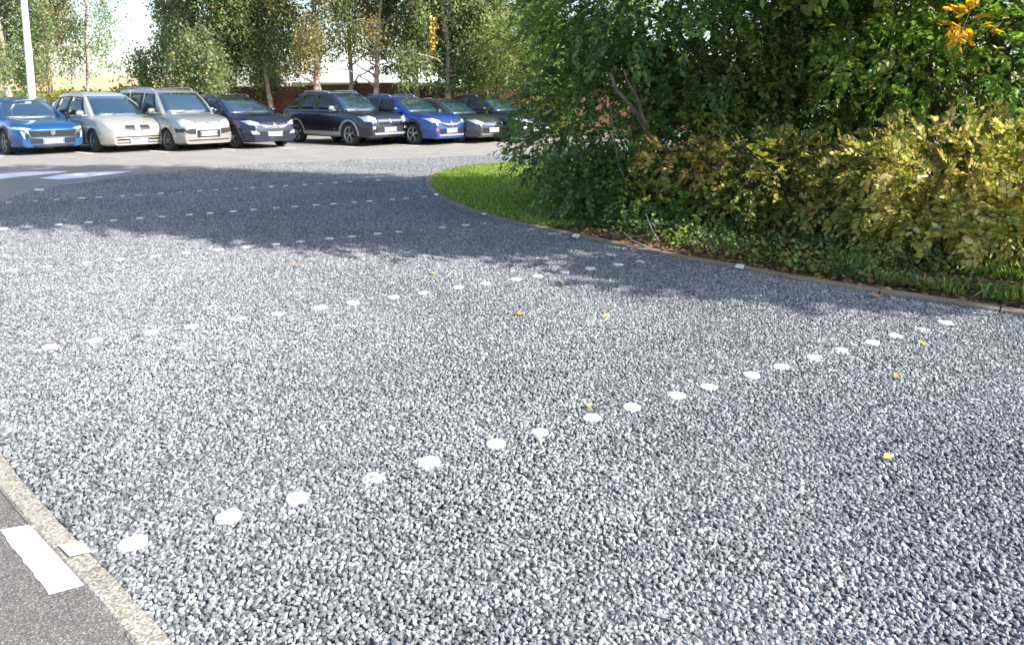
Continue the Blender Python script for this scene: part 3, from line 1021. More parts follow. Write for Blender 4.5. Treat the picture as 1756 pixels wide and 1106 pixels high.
def make_car(name, label, sp, contact, heading):
    L, W, H = sp['L'], sp['W'], sp['H']
    hw = W / 2
    fx = L / 2 - sp.get('fo', 0.86)
    rx = fx - sp['wb']
    wr = sp.get('wr', 0.32)
    pm = sp['paint']
    # local position of the near front contact is (fx, -(hw-0.1))
    ch, sh = math.cos(heading), math.sin(heading)
    lx, ly = fx, -(hw - 0.12)
    loc = (contact[0] - (lx * ch - ly * sh), contact[1] - (lx * sh + ly * ch), 0.0)
    root = empty(name, loc, heading, label, 'car', 'cars parked in the row behind the gravel')
    top = smoothtab([(x if x > 0 else x, z) for x, z in sp['top']], 6)
    bot = sp.get('bot', [(-L / 2, .40), (-L / 2 + .25, .24), (rx, .19), (fx, .18), (L / 2 - .3, .18), (L / 2, .21)])

    def width(x):
        e = max(0.0, (abs(x) - (L / 2 - 0.75)) / 0.75)
        return hw * (1 - sp.get('nose', .2) * e ** 2.6)
    N = 46
    xs = [-L / 2 + L * (0.5 - 0.5 * math.cos(math.pi * i / (N - 1))) for i in range(N)]
    sec = [(0, 0), (.55, 0), (.86, .015), (.955, .08), (.985, .2), (1.0, .38), (1.0, .52), (.985, .64), (.965, .76), (.955, .84), (.93, .93), (.86, .985), (.7, 1.005), (.35, 1.02), (0, 1.025)]
    rows = []
    for x in xs:
        w, zb, zt = width(x), interp(bot, x), interp(top, x)
        half = [(x, s[0] * w, zb + (zt - zb) * s[1]) for s in sec]
        rows.append(half + [(p[0], -p[1], p[2]) for p in half[-2:0:-1]])
    n = len(rows[0])
    vs = [p for r_ in rows for p in r_]
    fs = [(i * n + k, i * n + (k + 1) % n, (i + 1) * n + (k + 1) % n, (i + 1) * n + k) for i in range(N - 1) for k in range(n)]
    fs.append(tuple(range(n))[::-1]); fs.append(tuple((N - 1) * n + k for k in range(n)))
    mb = MB(); mb.add(vs, fs, 0, True)
    body = mb.build('body', [pm, 'black_plastic'], root)
    body.data.set_sharp_from_angle(angle=R(38))
    bm = bmesh.new(); bm.from_mesh(body.data); bmesh.ops.recalc_face_normals(bm, faces=bm.faces)
    bvh = BVHTree.FromBMesh(bm); bm.free()
    # wheel arches cut out
    cut = MB()
    for ax in (fx, rx):
        for s in (-1, 1):
            prof = [(0.0001, s * (hw + .2)), (wr + .055, s * (hw + .2)), (wr + .055, s * (hw - .30)), (0.0001, s * (hw - .30))]
            cut.lathe_y(prof, 30, 0, (ax, 0, wr))
    cme = cut.mesh('cutter', ['black_plastic'])
    bmc = bmesh.new(); bmc.from_mesh(cme); bmesh.ops.remove_doubles(bmc, verts=bmc.verts, dist=1e-3)
    bmesh.ops.recalc_face_normals(bmc, faces=bmc.faces); bmc.to_mesh(cme); bmc.free()
    co = bpy.data.objects.new('cutter', cme); COL.objects.link(co)
    co.parent = root
    md = body.modifiers.new('arch', 'BOOLEAN'); md.object = co; md.operation = 'DIFFERENCE'; md.solver = 'EXACT'
    try: md.material_mode = 'TRANSFER'
    except Exception: pass
    bpy.context.view_layer.update()
    dg = bpy.context.evaluated_depsgraph_get()
    nm = bpy.data.meshes.new_from_object(body.evaluated_get(dg))
    body.modifiers.clear(); body.data = nm; nm.name = 'body'
    if len(nm.materials) > 2:
        pass
    bpy.data.objects.remove(co)

    def patch(nm_, poly, axis, mats, off=0.006, parent=None, thick=0.012, fill=True):
        """polygon seen from the front ('x': (y,z)), the side ('y-','y+': (x,z)) pressed on to the body"""
        P = []
        m_ = len(poly)
        cy = sum(p[0] for p in poly) / m_; cz = sum(p[1] for p in poly) / m_
        ring = []
        for i in range(m_):
            a, b = poly[i], poly[(i + 1) % m_]
            for k in range(4): ring.append((lerp(a[0], b[0], k / 4), lerp(a[1], b[1], k / 4)))
        lv = [ring] + [[(lerp(cy, a, s), lerp(cz, b, s)) for a, b in ring] for s in (.66, .33)] + [[(cy, cz)]]

        def hit(a, b):
            if axis == 'x': o_, d_ = Vector((L, a, b)), Vector((-1, 0, 0))
            elif axis == '-x': o_, d_ = Vector((-L, a, b)), Vector((1, 0, 0))
            elif axis == 'y+': o_, d_ = Vector((a, W, b)), Vector((0, -1, 0))
            elif axis == 'z': o_, d_ = Vector((a, b, 3)), Vector((0, 0, -1))
            else: o_, d_ = Vector((a, -W, b)), Vector((0, 1, 0))
            h_, nn, _, _ = bvh.ray_cast(o_, d_)
            if h_ is None: return o_ + d_ * (L - L / 2 if 'x' in axis else W / 2), -d_
            return h_, nn
        vs, fs = [], []
        idx = []
        for r_ in lv:
            row = []
            for a, b in r_:
                h_, nn = hit(a, b)
                row.append(len(vs)); vs.append(h_ + nn * off)
            idx.append(row)
        k_ = len(ring)
        for r_ in range(2):
            for i in range(k_):
                fs.append((idx[r_][i], idx[r_][(i + 1) % k_], idx[r_ + 1][(i + 1) % k_], idx[r_ + 1][i]))
        for i in range(k_): fs.append((idx[2][i], idx[2][(i + 1) % k_], idx[3][0]))
        q = len(vs)
        for a, b in ring:
            h_, nn = hit(a, b); vs.append(h_ - nn * thick)
        for i in range(k_): fs.append((idx[0][i], idx[0][(i + 1) % k_], q + (i + 1) % k_, q + i))
        m2 = MB(); m2.add(vs, fs, 0, True)
        return m2.build(nm_, mats, parent or root, sharp=50)

    def mir(poly): return [(-a, b) for a, b in poly][::-1]

    # cabin
    cb = sp['cab']           # dict: belt z, xr0,xr1 (rear bottom/top), xf0,xf1 (front bottom/top), tw top half width
    zb_ = cb['z']
    wb0, wt = hw * .955, cb['tw']
    zr = H - .05

    def cf(t): return lerp(cb['xf0'], cb['xf1'], t) + .05 * math.sin(math.pi * t)
    def cr(t): return lerp(cb['xr0'], cb['xr1'], t) - .04 * math.sin(math.pi * t)
    def cz_(t, x):
        xm = (cb['xf1'] + cb['xr1']) / 2
        hl = (cb['xf1'] - cb['xr1']) / 2
        return lerp(zb_ - .03, zr - .045 * ((x - xm) / hl) ** 2 * (1 if x > xm else cb.get('rd', 1)) if abs(x - xm) < hl * 1.0 else zr - .045 * (1 if x > xm else cb.get('rd', 1)), t)
    def cw(t): return lerp(wb0, wt, t) + .025 * math.sin(math.pi * t)

    def pt_front(t, s, off=0.0):      # s -1..1
        y = s * cw(t) * .97
        x = cf(t) - .10 * abs(s) ** 2.5
        sl = Vector((zr - zb_, 0, cb['xf0'] - cb['xf1'])).normalized()
        return Vector((x, y, cz_(t, cf(t)))) + sl * off

    def pt_side(t, x, sgn, off=0.0):
        xm, hl = (cf(t) + cr(t)) / 2, (cf(t) - cr(t)) / 2
        y = cw(t) * (1 - .035 * abs((x - xm) / hl) ** 3)
        nn = Vector((0, sgn * (zr - zb_), wb0 - wt)).normalized()
        return Vector((x, sgn * y, cz_(t, x))) + nn * off

    def pt_rear(t, s, off=0.0):
        y = s * cw(t) * .97
        return Vector((cr(t) + .08 * abs(s) ** 2.5, y, cz_(t, cr(t)))) + Vector((-1, 0, .2)) * off
    rows = []
    for t in [0, .15, .3, .45, .6, .75, .9, 1.0]:
        ring = [pt_front(t, s) for s in (-1, -.66, -.33, 0, .33, .66, 1)]
        x0, x1 = cf(t) - .12, cr(t) + .1
        ring += [pt_side(t, lerp(x0, x1, k / 9), 1) for k in range(1, 9)]
        ring += [pt_rear(t, s) for s in (1, .66, .33, 0, -.33, -.66, -1)]
        ring += [pt_side(t, lerp(x1, x0, k / 9), -1) for k in range(1, 9)]
        rows.append(ring)
    last = rows[-1]
    xm = (cb['xf1'] + cb['xr1']) / 2
    for k, dz in ((.93, .022), (.8, .038), (.5, .05), (.15, .055)):
        rows.append([Vector((xm + (p.x - xm) * k, p.y * k, p.z + dz + (1 - k) * .0)) for p in last])
    n2 = len(last)
    vs = [p for r_ in rows for p in r_]
    fs = [(i * n2 + k, i * n2 + (k + 1) % n2, (i + 1) * n2 + (k + 1) % n2, (i + 1) * n2 + k) for i in range(len(rows) - 1) for k in range(n2)]
    fs.append(tuple((len(rows) - 1) * n2 + k for k in range(n2)))
    mb = MB(); mb.add(vs, fs, 0, True)
    mb.build('cabin', [sp.get('roofpaint', pm)], root, sharp=35)

    def pane(nm_, fn, rows_, cols, m_, parent=None):
        vs = [fn(a, b) for a in rows_ for b in cols]
        k = len(cols)
        fs = [(i * k + j, i * k + j + 1, (i + 1) * k + j + 1, (i + 1) * k + j) for i in range(len(rows_) - 1) for j in range(k - 1)]
        m2 = MB(); m2.add(vs, fs, 0, True)
        o_ = m2.build(nm_, m_, parent or root)
        so = o_.modifiers.new('thickness', 'SOLIDIFY'); so.thickness = .006; so.offset = 0
        return o_
    lin = lambda a, b, k: [lerp(a, b, i / k) for i in range(k + 1)]
    pane('windscreen', lambda t, s: pt_front(t, s, .007), lin(.07, .93, 6), lin(-.88, .88, 8), 'glass')
    pane('rear_window', lambda t, s: pt_rear(t, s, .008), lin(.3, .9, 4), lin(-.8, .8, 6), 'side_glass')
    for sg in (-1, 1):
        for (b0, b1, t0, t1) in sp['win']:      # x at bottom rear/front, x at top rear/front
            pane('side_window', lambda t, u: pt_side(t, lerp(lerp(b0, t0, t), lerp(b1, t1, t), u), sg, .008), lin(.1, .88, 4), lin(0, 1, 5), 'side_glass')
        # mirror
        mm = MB()
        mx_, my_, mz_ = cb['xf0'] - .42, sg * (hw + .09), zb_ + .09
        v_ = []
        for i in range(7):
            a = math.pi * i / 6
            rr = math.sin(a) ** .6
            for k in range(10):
                th = 2 * math.pi * k / 10
                v_.append((mx_ + .055 * rr * math.cos(th), my_ - .105 * math.cos(a), mz_ + .075 * rr * math.sin(th)))
        mm.add(v_, [(i * 10 + k, i * 10 + (k + 1) % 10, (i + 1) * 10 + (k + 1) % 10, (i + 1) * 10 + k) for i in range(6) for k in range(10)], 0, True)
        mm.box((mx_, sg * (hw - .01), zb_ + .03), (.06, .14, .03))
        mm.build('mirror', sp.get('mirror', pm), root)
        ax = 'y+' if sg > 0 else 'y-'
        # sill cladding, door seams, handles
        sil = [(rx + wr + .06, .24), (rx + wr + .05, sp.get('sill', .34)), (fx - wr - .06, sp.get('sill', .34)), (fx - wr - .07, .24)]
        patch('sill', sil, ax, sp.get('clad', 'black_plastic'))
        for sx in sp['seams']:
            patch('door_seam', [(sx - .006, .36), (sx - .006, zb_ - .04), (sx + .006, zb_ - .04), (sx + .006, .36)], ax, 'grille_black', off=.0015)
        for hx in sp['handles']:
            patch('door_handle', [(hx - .09, zb_ - .14), (hx - .09, zb_ - .11), (hx + .09, zb_ - .11), (hx + .09, zb_ - .14)], ax, sp.get('handle', pm), off=.025)
        if sp.get('arch'):
            for axx in (fx, rx):
                mr = MB(); pr = []
                for k in range(19):
                    a = math.pi * (k / 18) * 1.06 - .03 * math.pi
                    for rr in (wr + .05, wr + .115):
                        x_, z_ = axx + rr * math.cos(a), wr + rr * math.sin(a)
                        h_, nn, _, _ = bvh.ray_cast(Vector((x_, sg * W, max(z_, .25))), Vector((0, -sg, 0)))
                        yy = h_.y if h_ else sg * hw
                        pr.append((x_, yy + sg * .012, max(z_, .25)))
                vs = pr + [(a_, b_ - sg * .05, c_) for a_, b_, c_ in pr]
                m_ = len(pr)
                fs = []
                for k in range(18):
                    i = k * 2
                    fs += [(i, i + 1, i + 3, i + 2), (i, i + 2, m_ + i + 2, m_ + i), (i + 1, m_ + i + 1, m_ + i + 3, i + 3)]
                mr.add(vs, fs, 0, True)
                mr.build('arch_trim', sp['arch'], root, sharp=50)
        if sp.get('rails'):
            mr = MB()
            y_ = wt - .06
            mr.tube([(cb['xr1'] + .25, sg * y_, H - .05), (cb['xr1'] + .35, sg * y_, H + .0), (xm, sg * y_, H + .02), (cb['xf1'] - .35, sg * y_, H + .0), (cb['xf1'] - .22, sg * y_, H - .06)], .018, 7)
            mr.build('roof_rail', sp['rails'], root)
    # wiper cowl
    mw = MB()
    for i in range(2):
        s0 = -.5 + i * .75
        a, b = pt_front(.03, s0, .02), pt_front(.2 if i == 0 else .14, s0 + .62, .02)
        mw.tube([a, b], .009, 5)
    mw.build('wiper', 'black_plastic', root)
    # front
    for p in sp['front']:
        nm_, m_, poly = p[0], p[1], p[2]
        off = p[3] if len(p) > 3 else .006
        both = p[4] if len(p) > 4 else False
        par = patch(nm_, poly, 'x', m_, off)
        if both: patch(nm_, mir(poly), 'x', m_, off)
    # plate
    pz, px_ = sp['plate']
    h_, nn, _, _ = bvh.ray_cast(Vector((L, 0, pz)), Vector((-1, 0, 0)))
    mp = MB(); mp.box((h_.x + .022, 0, pz), (.012, .52, .125), 0)
    mp.box((h_.x + .027, .238, pz), (.01, .04, .105), 1); mp.box((h_.x + .027, -.238, pz), (.01, .04, .105), 1)
    mp.build('licence_plate', ['plate', 'plate_blue'], root)
    # rear lamps
    for sg in (-1, 1):
        patch('rear_lamp', [(sg * (hw - .28), .72), (sg * (hw - .30), .9), (sg * (hw - .1), .92), (sg * (hw - .08), .74)], '-x', 'orange_lens')
    # wheels
    for axx in (fx, rx):
        for sg in (-1, 1):
            y_ = sg * (hw - .125)
            mt = MB()
            tw_ = .105
            rim = wr * .70
            mt.lathe_y([(rim, -tw_), (wr * .9, -tw_), (wr * .985, -tw_ * .8), (wr, -tw_ * .4), (wr, tw_ * .4), (wr * .985, tw_ * .8), (wr * .9, tw_), (rim, tw_ * .98), (rim, -tw_)], 30)
            w_ = mt.build('wheel', 'tyre', root)
            w_.location = (axx, y_, wr)
            mr = MB()
            mr.lathe_y([(rim, sg * .095), (rim * .93, sg * .095), (rim * .9, sg * .06), (rim * .88, -sg * .03)], 28, 0)
            mr.lathe_y([(rim * .9, -sg * .02), (.0, -sg * .02)], 20, 1)
            ns = sp.get('spokes', 5)
            for k in range(ns):
                a = 2 * math.pi * k / ns + .3
                for da in ((-.13, .13) if ns <= 5 else (0,)):
                    ca, sa = math.cos(a + da), math.sin(a + da)
                    px0, px1 = .03, rim * .93
                    wdt = .02
                    pts = [(px0 * ca - wdt * sa, px0 * sa + wdt * ca), (px0 * ca + wdt * sa, px0 * sa - wdt * ca), (px1 * ca + wdt * sa, px1 * sa - wdt * ca), (px1 * ca - wdt * sa, px1 * sa + wdt * ca)]
                    v = [(x_, sg * .085, z_) for x_, z_ in pts] + [(x_, sg * .055, z_) for x_, z_ in pts]
                    mr.add(v, [(0, 1, 2, 3), (0, 4, 5, 1), (1, 5, 6, 2), (2, 6, 7, 3), (3, 7, 4, 0)], 0)
            mr.lathe_y([(.0, sg * .095), (.05, sg * .092), (.055, sg * .06)], 14, 0)
            ro = mr.build('rim', [sp.get('rimmat', 'alloy'), 'grille_black'], w_)
    return root


HD = R(-38)


def badge_diamond(y, z, w, h): return [(y - w, z), (y, z + h), (y + w, z), (y, z - h)]


# 1 blue hatchback
L_ = 4.36
car1 = dict(L=L_, W=1.84, H=1.53, wb=2.67, fo=.84, wr=.335, paint='paint_blue', nose=.2,
            top=[(-L_ / 2, .80), (-L_ / 2 + .07, .98), (-1.6, 1.0), (-.5, .97), (.55, .97), (1.0, .95), (1.55, .90), (1.93, .83), (2.1, .75), (L_ / 2, .66)],
            cab=dict(z=.96, xr0=-2.02, xr1=-1.45, xf0=.98, xf1=.12, tw=.62, rd=2.2),
            win=[(-.45, .62, -.4, .05), (-1.35, -.52, -1.15, -.47), (-1.75, -1.42, -1.5, -1.22)], seams=[.72, -.47, -1.45], handles=[-.3, -1.25], sill=.33, spokes=5, rimmat='dark_alloy', mirror='black_plastic', arch='black_plastic',
            plate=(.37, 0), front=[
                ('grille', 'grille_black', [(-.52, .48), (-.6, .66), (.6, .66), (.52, .48)]),
                ('headlight', 'lamp_glass', [(.50, .69), (.62, .73), (.88, .77), (.86, .70), (.62, .655)], .008, True),
                ('daytime_light', 'lamp_glass', [(.70, .64), (.75, .65), (.70, .44), (.66, .44)], .012, True),
                ('side_intake', 'grille_black', [(.56, .5), (.63, .62), (.68, .5), (.62, .4)], .008, True),
                ('lower_grille', 'grille_black', [(-.55, .31), (-.55, .44), (.55, .44), (.55, .31)], .007),
                ('lip', 'black_plastic', [(-.72, .2), (-.75, .27), (.75, .27), (.72, .2)], .012),
                ('badge', 'chrome', [(-.05, .55), (-.055, .64), (.055, .64), (.05, .55), (0, .51)], .02)])
make_car('parked_car', 'bright blue hatchback with dark wheels, leftmost in the row', car1, gp(16, 265.6), HD)

# 2 champagne MPV
L_ = 4.26
car2 = dict(L=L_, W=1.81, H=1.69, wb=2.69, fo=.84, wr=.315, paint='paint_champagne', nose=.26,
            top=[(-L_ / 2, .85), (-L_ / 2 + .07, 1.02), (-1.5, 1.02), (0, 1.0), (.85, 1.04), (1.2, 1.02), (1.6, .95), (1.88, .84), (2.06, .72), (L_ / 2, .60)],
            cab=dict(z=1.0, xr0=-2.02, xr1=-1.6, xf0=1.28, xf1=.25, tw=.60, rd=1.5),
            win=[(-.3, .86, -.3, .18), (-1.2, -.38, -1.1, -.38), (-1.75, -1.28, -1.6, -1.18)], seams=[.85, -.34, -1.3], handles=[-.15, -1.12], sill=.30, spokes=8, rimmat='dark_alloy',
            clad='paint_champagne', plate=(.30, 0), front=[
                ('grille', 'grille_black', [(.06, .61), (.08, .75), (.32, .75), (.36, .63)], .006, True),
                ('headlight', 'lamp_glass', [(.46, .62), (.50, .76), (.70, .84), (.80, .80), (.72, .64)], .008, True),
                ('bumper_slot', 'grille_black', [(-.62, .42), (-.62, .455), (.62, .455), (.62, .42)], .006),
                ('lower_grille', 'grille_black', [(-.56, .34), (-.60, .39), (.60, .39), (.56, .34)], .006),
                ('lip', 'black_plastic', [(-.6, .26), (-.6, .29), (.6, .29), (.6, .26)], .01),
                ('badge', 'chrome', badge_diamond(0, .62, .035, .05), .012)])
make_car('parked_car', 'champagne beige people carrier with two small grille openings', car2, gp(167, 261.5), HD)

# 3 silver beige leisure van
L_ = 4.14
car3 = dict(L=L_, W=1.72, H=1.80, wb=2.69, fo=.80, wr=.31, paint='paint_silver_beige', nose=.18,
            top=[(-L_ / 2, .9), (-L_ / 2 + .05, 1.1), (-1.4, 1.1), (0, 1.08), (.7, 1.08), (1.1, 1.06), (1.55, 1.0), (1.83, .92), (2.0, .80), (L_ / 2, .66)],
            cab=dict(z=1.06, xr0=-2.02, xr1=-1.9, xf0=1.12, xf1=.40, tw=.66, rd=.6),
            win=[(-.1, .78, -.1, .34), (-1.0, -.22, -1.0, -.22), (-1.82, -1.12, -1.78, -1.12)], seams=[.78, -.16, -1.1], handles=[0.05, -.3], sill=.36, spokes=7, rimmat='dark_alloy',
            mirror='paint_silver_beige', rails='silver_clad', plate=(.50, 0), front=[
                ('headlight', 'lamp_glass', [(.45, .70), (.42, .84), (.62, .90), (.78, .88), (.74, .70)], .008, True),
                ('bumper_insert', 'black_plastic', [(.38, .48), (.38, .64), (.82, .66), (.82, .54)], .008, True),
                ('grille', 'grille_black', [(-.35, .39), (-.35, .60), (.35, .60), (.35, .39)], .006),
                ('grille_slat', 'silver_clad', [(-.34, .80), (-.34, .815), (.34, .815), (.34, .80)], .012),
                ('grille_slat', 'silver_clad', [(-.36, .745), (-.36, .76), (.36, .76), (.36, .745)], .012),
                ('badge', 'chrome', [(-.07, .75), (0, .80), (.07, .75), (.07, .77), (0, .82), (-.07, .77)], .022),
                ('lip', 'black_plastic', [(-.7, .30), (-.7, .335), (.7, .335), (.7, .30)], .01)])
make_car('parked_car', 'tall silver beige leisure van with black bumper inserts', car3, gp(293, 259), HD)

# 4 navy crossover
L_ = 4.36
car4 = dict(L=L_, W=1.83, H=1.60, wb=2.65, fo=.88, wr=.34, paint='paint_navy', nose=.24,
            top=[(-L_ / 2, .9), (-L_ / 2 + .07, 1.05), (-1.5, 1.07), (0, 1.04), (.8, 1.06), (1.2, 1.03), (1.7, .98), (1.98, .88), (2.1, .78), (L_ / 2, .66)],
            cab=dict(z=1.04, xr0=-2.02, xr1=-1.4, xf0=1.08, xf1=.18, tw=.62, rd=2.0),
            win=[(-.35, .7, -.3, .12), (-1.25, -.43, -1.1, -.38), (-1.7, -1.32, -1.45, -1.16)], seams=[.78, -.38, -1.35], handles=[-.2, -1.15], sill=.38, spokes=5, rimmat='alloy', arch='black_plastic', rails='dark_alloy',
            plate=(.44, 0), front=[
                ('grille', 'grille_black', [(-.46, .68), (-.5, .76), (.5, .76), (.46, .68), (.2, .6), (-.2, .6)]),
                ('grille_bar', 'chrome', [(-.52, .70), (-.53, .735), (-.2, .63), (.2, .63), (.53, .735), (.52, .70), (.2, .595), (-.2, .595)], .012),
                ('headlight', 'lamp_glass', [(.48, .69), (.50, .77), (.74, .85), (.86, .83), (.76, .71)], .008, True),
                ('fog_lamp', 'lamp_glass', [(.50, .44), (.62, .54), (.76, .54), (.72, .44)], .01, True),
                ('lower_grille', 'grille_black', [(-.45, .34), (-.5, .52), (.5, .52), (.45, .34)], .006),
                ('badge', 'chrome', badge_diamond(0, .69, .065, .09), .025)])
make_car('parked_car', 'dark navy crossover with curved chrome grille, right of the van', car4, gp(404, 254.8), HD)

# 5 dark suv with silver cladding
L_ = 4.6
car5 = dict(L=L_, W=1.85, H=1.72, wb=2.71, fo=.92, wr=.36, paint='paint_black_blue', nose=.18,
            top=[(-L_ / 2, .95), (-L_ / 2 + .07, 1.12), (-1.5, 1.14), (0, 1.10), (.8, 1.10), (1.2, 1.08), (1.75, 1.04), (2.1, .98), (2.22, .88), (L_ / 2, .74)],
            bot=[(-L_ / 2, .5), (-L_ / 2 + .25, .30), (-1.3, .24), (1.3, .24), (L_ / 2 - .3, .24), (L_ / 2, .28)],
            cab=dict(z=1.09, xr0=-2.12, xr1=-1.55, xf0=1.12, xf1=.28, tw=.64, rd=1.5),
            win=[(-.32, .74, -.3, .2), (-1.2, -.4, -1.08, -.38), (-1.82, -1.28, -1.56, -1.14)], seams=[.82, -.36, -1.3], handles=[-.18, -1.12], sill=.44, spokes=5, rimmat='alloy', arch='silver_clad', clad='silver_clad', rails='chrome',
            plate=(.52, 0), mirror='silver_clad', front=[
                ('grille', 'grille_black', [(-.42, .66), (-.5, .86), (.5, .86), (.42, .66)]),
                ('grille_bar', 'chrome', [(-.5, .76), (-.5, .82), (.5, .82), (.5, .76)], .016),
                ('headlight', 'lamp_glass', [(.54, .74), (.54, .88), (.72, .95), (.87, .93), (.84, .78)], .008, True),
                ('fog_lamp', 'lamp_glass', [(.60, .54), (.60, .62), (.72, .62), (.72, .54)], .01, True),
                ('bumper_insert', 'black_plastic', [(-.5, .44), (-.55, .62), (.55, .62), (.5, .44)], .006),
                ('skid_plate', 'silver_clad', [(-.62, .36), (-.66, .43), (.66, .43), (.62, .36)], .014),
                ('badge', 'chrome', [(0.06 * math.cos(k * .785), .79 + .06 * math.sin(k * .785)) for k in range(8)][::-1], .03)])
make_car('parked_car', 'black blue off-roader with silver wheel arch cladding and roof rails', car5, gp(603, 250.5), HD)

# 6 bright blue crossover
L_ = 4.45
car6 = dict(L=L_, W=1.84, H=1.60, wb=2.65, fo=.90, wr=.345, paint='paint_bright_blue', nose=.24,
            top=[(-L_ / 2, .9), (-L_ / 2 + .07, 1.07), (-1.5, 1.08), (0, 1.05), (.8, 1.07), (1.2, 1.04), (1.7, .99), (2.0, .90), (2.14, .8), (L_ / 2, .66)],
            cab=dict(z=1.05, xr0=-2.05, xr1=-1.45, xf0=1.12, xf1=.2, tw=.62, rd=2.0),
            win=[(-.35, .74, -.3, .14), (-1.25, -.43, -1.12, -.38), (-1.72, -1.32, -1.48, -1.18)], seams=[.8, -.38, -1.35], handles=[-.2, -1.15], sill=.40, spokes=5, rimmat='alloy', arch='black_plastic', rails='alloy',
            plate=(.46, 0), front=[
                ('grille', 'grille_black', [(-.44, .64), (-.48, .76), (.48, .76), (.44, .64), (.2, .58), (-.2, .58)]),
                ('grille_bar', 'chrome', [(-.5, .70), (-.51, .73), (-.15, .65), (.15, .65), (.51, .73), (.5, .70), (.15, .62), (-.15, .62)], .012),
                ('headlight', 'lamp_glass', [(.47, .70), (.49, .78), (.72, .86), (.87, .86), (.76, .72)], .008, True),
                ('fog_lamp', 'orange_lens', [(.60, .46), (.60, .53), (.70, .53), (.70, .46)], .01, True),
                ('lower_grille', 'grille_black', [(-.5, .36), (-.55, .52), (.55, .52), (.5, .36)], .006),
                ('skid_plate', 'silver_clad', [(-.55, .29), (-.6, .345), (.6, .345), (.55, .29)], .014),
                ('badge', 'chrome', badge_diamond(0, .68, .07, .1), .025)])
make_car('parked_car', 'bright blue crossover between the black off-roader and the grey car', car6, gp(711, 248.5), HD)

# 7 grey hatchback
L_ = 4.33
car7 = dict(L=L_, W=1.79, H=1.49, wb=2.61, fo=.9, wr=.32, paint='paint_grey', nose=.24,
            top=[(-L_ / 2, .85), (-L_ / 2 + .07, 1.0), (-1.5, 1.0), (0, .97), (.75, .98), (1.2, .95), (1.65, .9), (1.93, .82), (2.08, .72), (L_ / 2, .60)],
            cab=dict(z=.97, xr0=-2.0, xr1=-1.4, xf0=1.05, xf1=.15, tw=.60, rd=2.2),
            win=[(-.35, .68, -.3, .1), (-1.25, -.43, -1.1, -.38), (-1.65, -1.32, -1.42, -1.16)], seams=[.75, -.38, -1.35], handles=[-.2, -1.15], sill=.33, spokes=6, rimmat='alloy',
            plate=(.44, 0), front=[
                ('grille', 'chrome', [(-.42, .60), (-.45, .68), (.45, .68), (.42, .60)]),
                ('headlight', 'lamp_glass', [(.45, .62), (.47, .69), (.7, .78), (.84, .78), (.74, .64)], .008, True),
                ('lower_grille', 'grille_black', [(-.5, .34), (-.55, .52), (.55, .52), (.5, .34)], .006),
                ('grille_bar', 'chrome', [(-.6, .29), (-.62, .33), (.62, .33), (.6, .29)], .014),
                ('badge', 'chrome', [(-.07, .69), (0, .74), (.07, .69), (.07, .71), (0, .76), (-.07, .71)], .022)])
x6, y6 = gp(711, 248.5)
cx7, cy7 = gp(786, 245.6)
make_car('parked_car', 'small grey hatchback right of the bright blue crossover', car7, (cx7, cy7), HD)
# 8 dark car at the end of the row
car8 = dict(car4); car8['paint'] = 'paint_dark'
make_car('parked_car', 'black car at the right end, half hidden behind the foliage', car8, gp(862, 243.6), HD)

# painted lines between the bays
hdv = Vector((math.cos(HD), math.sin(HD)))
slots = [gp(16, 265.6), gp(167, 261.5), gp(293, 259), gp(404, 254.8), gp(505, 252.8), gp(603, 250.5), gp(711, 248.5), gp(786, 245.6), gp(862, 243.6)]
for i, s in enumerate(slots):
    p = Vector(s) - Vector((hdv.y, -hdv.x)) * -0.33 + hdv * 0.55
    q = p - hdv * 4.6
    nn = Vector((-hdv.y, hdv.x)) * .06
    sheet('bay_line', smooth_edge([(p.x - nn.x, p.y - nn.y), (p.x + nn.x, p.y + nn.y), (q.x + nn.x, q.y + nn.y), (q.x - nn.x, q.y - nn.y)]), 0.0045, 'worn_paint')

# ------------------------------------------------------------------ background
# lamp post
t = empty('lamp_post', (-15.6, 23.9, 0), label='tall white lamp post behind the leftmost cars', cat='lamp post')
mb = MB()
mb.tube([(0, 0, 0), (0, 0, .9), (0, 0, 1.0), (0, 0, 4), (0, 0, 7.6)], [.13, .13, .11, .095, .06], 16)
mb.build('pole', 'post_paint', t)
mb = MB()
mb.tube([(0, 0, 7.5), (.3, -.3, 7.9), (.9, -.9, 8.05)], [.05, .045, .04], 10)
mb.box((1.05, -1.05, 8.05), (.6, .26, .1), 0, R(-45), .8)
mb.build('lamp_head', 'post_paint', t)

# red-brown fence
t = empty('wooden_fence', (-12, 31.5, 0), label='red brown board fence behind the parked cars', cat='fence')
mb = MB()
mp = MB()
fx0, fy0, fx1, fy1 = -14.0, 32.2, 8.0, 30.6
n = 12
for i in range(n):
    a, b = i / n, (i + 1) / n
    x0, y0, x1, y1 = lerp(fx0, fx1, a), lerp(fy0, fy1, a), lerp(fx0, fx1, b), lerp(fy0, fy1, b)
    hgt = 1.95 + (0.14 if i in (3, 4) else 0) - (0.05 if i % 3 == 0 else 0)
    k = 13
    for j in range(k):
        c0 = (j + .5) / k
        mb.box((lerp(x0, x1, c0) + 12, lerp(y0, y1, c0) - 31.5, hgt / 2 + .05), ((x1 - x0) / k * .96, .025, hgt - .1 + random.uniform(-.01, .01)), 0, math.atan2(y1 - y0, x1 - x0))
    mp.box((x0 + 12, y0 - 31.5 - .05, hgt / 2 + .05), (.09, .09, hgt + .12))
mb.build('boards', 'red_fence', t)
mp.build('posts', 'red_fence', t)

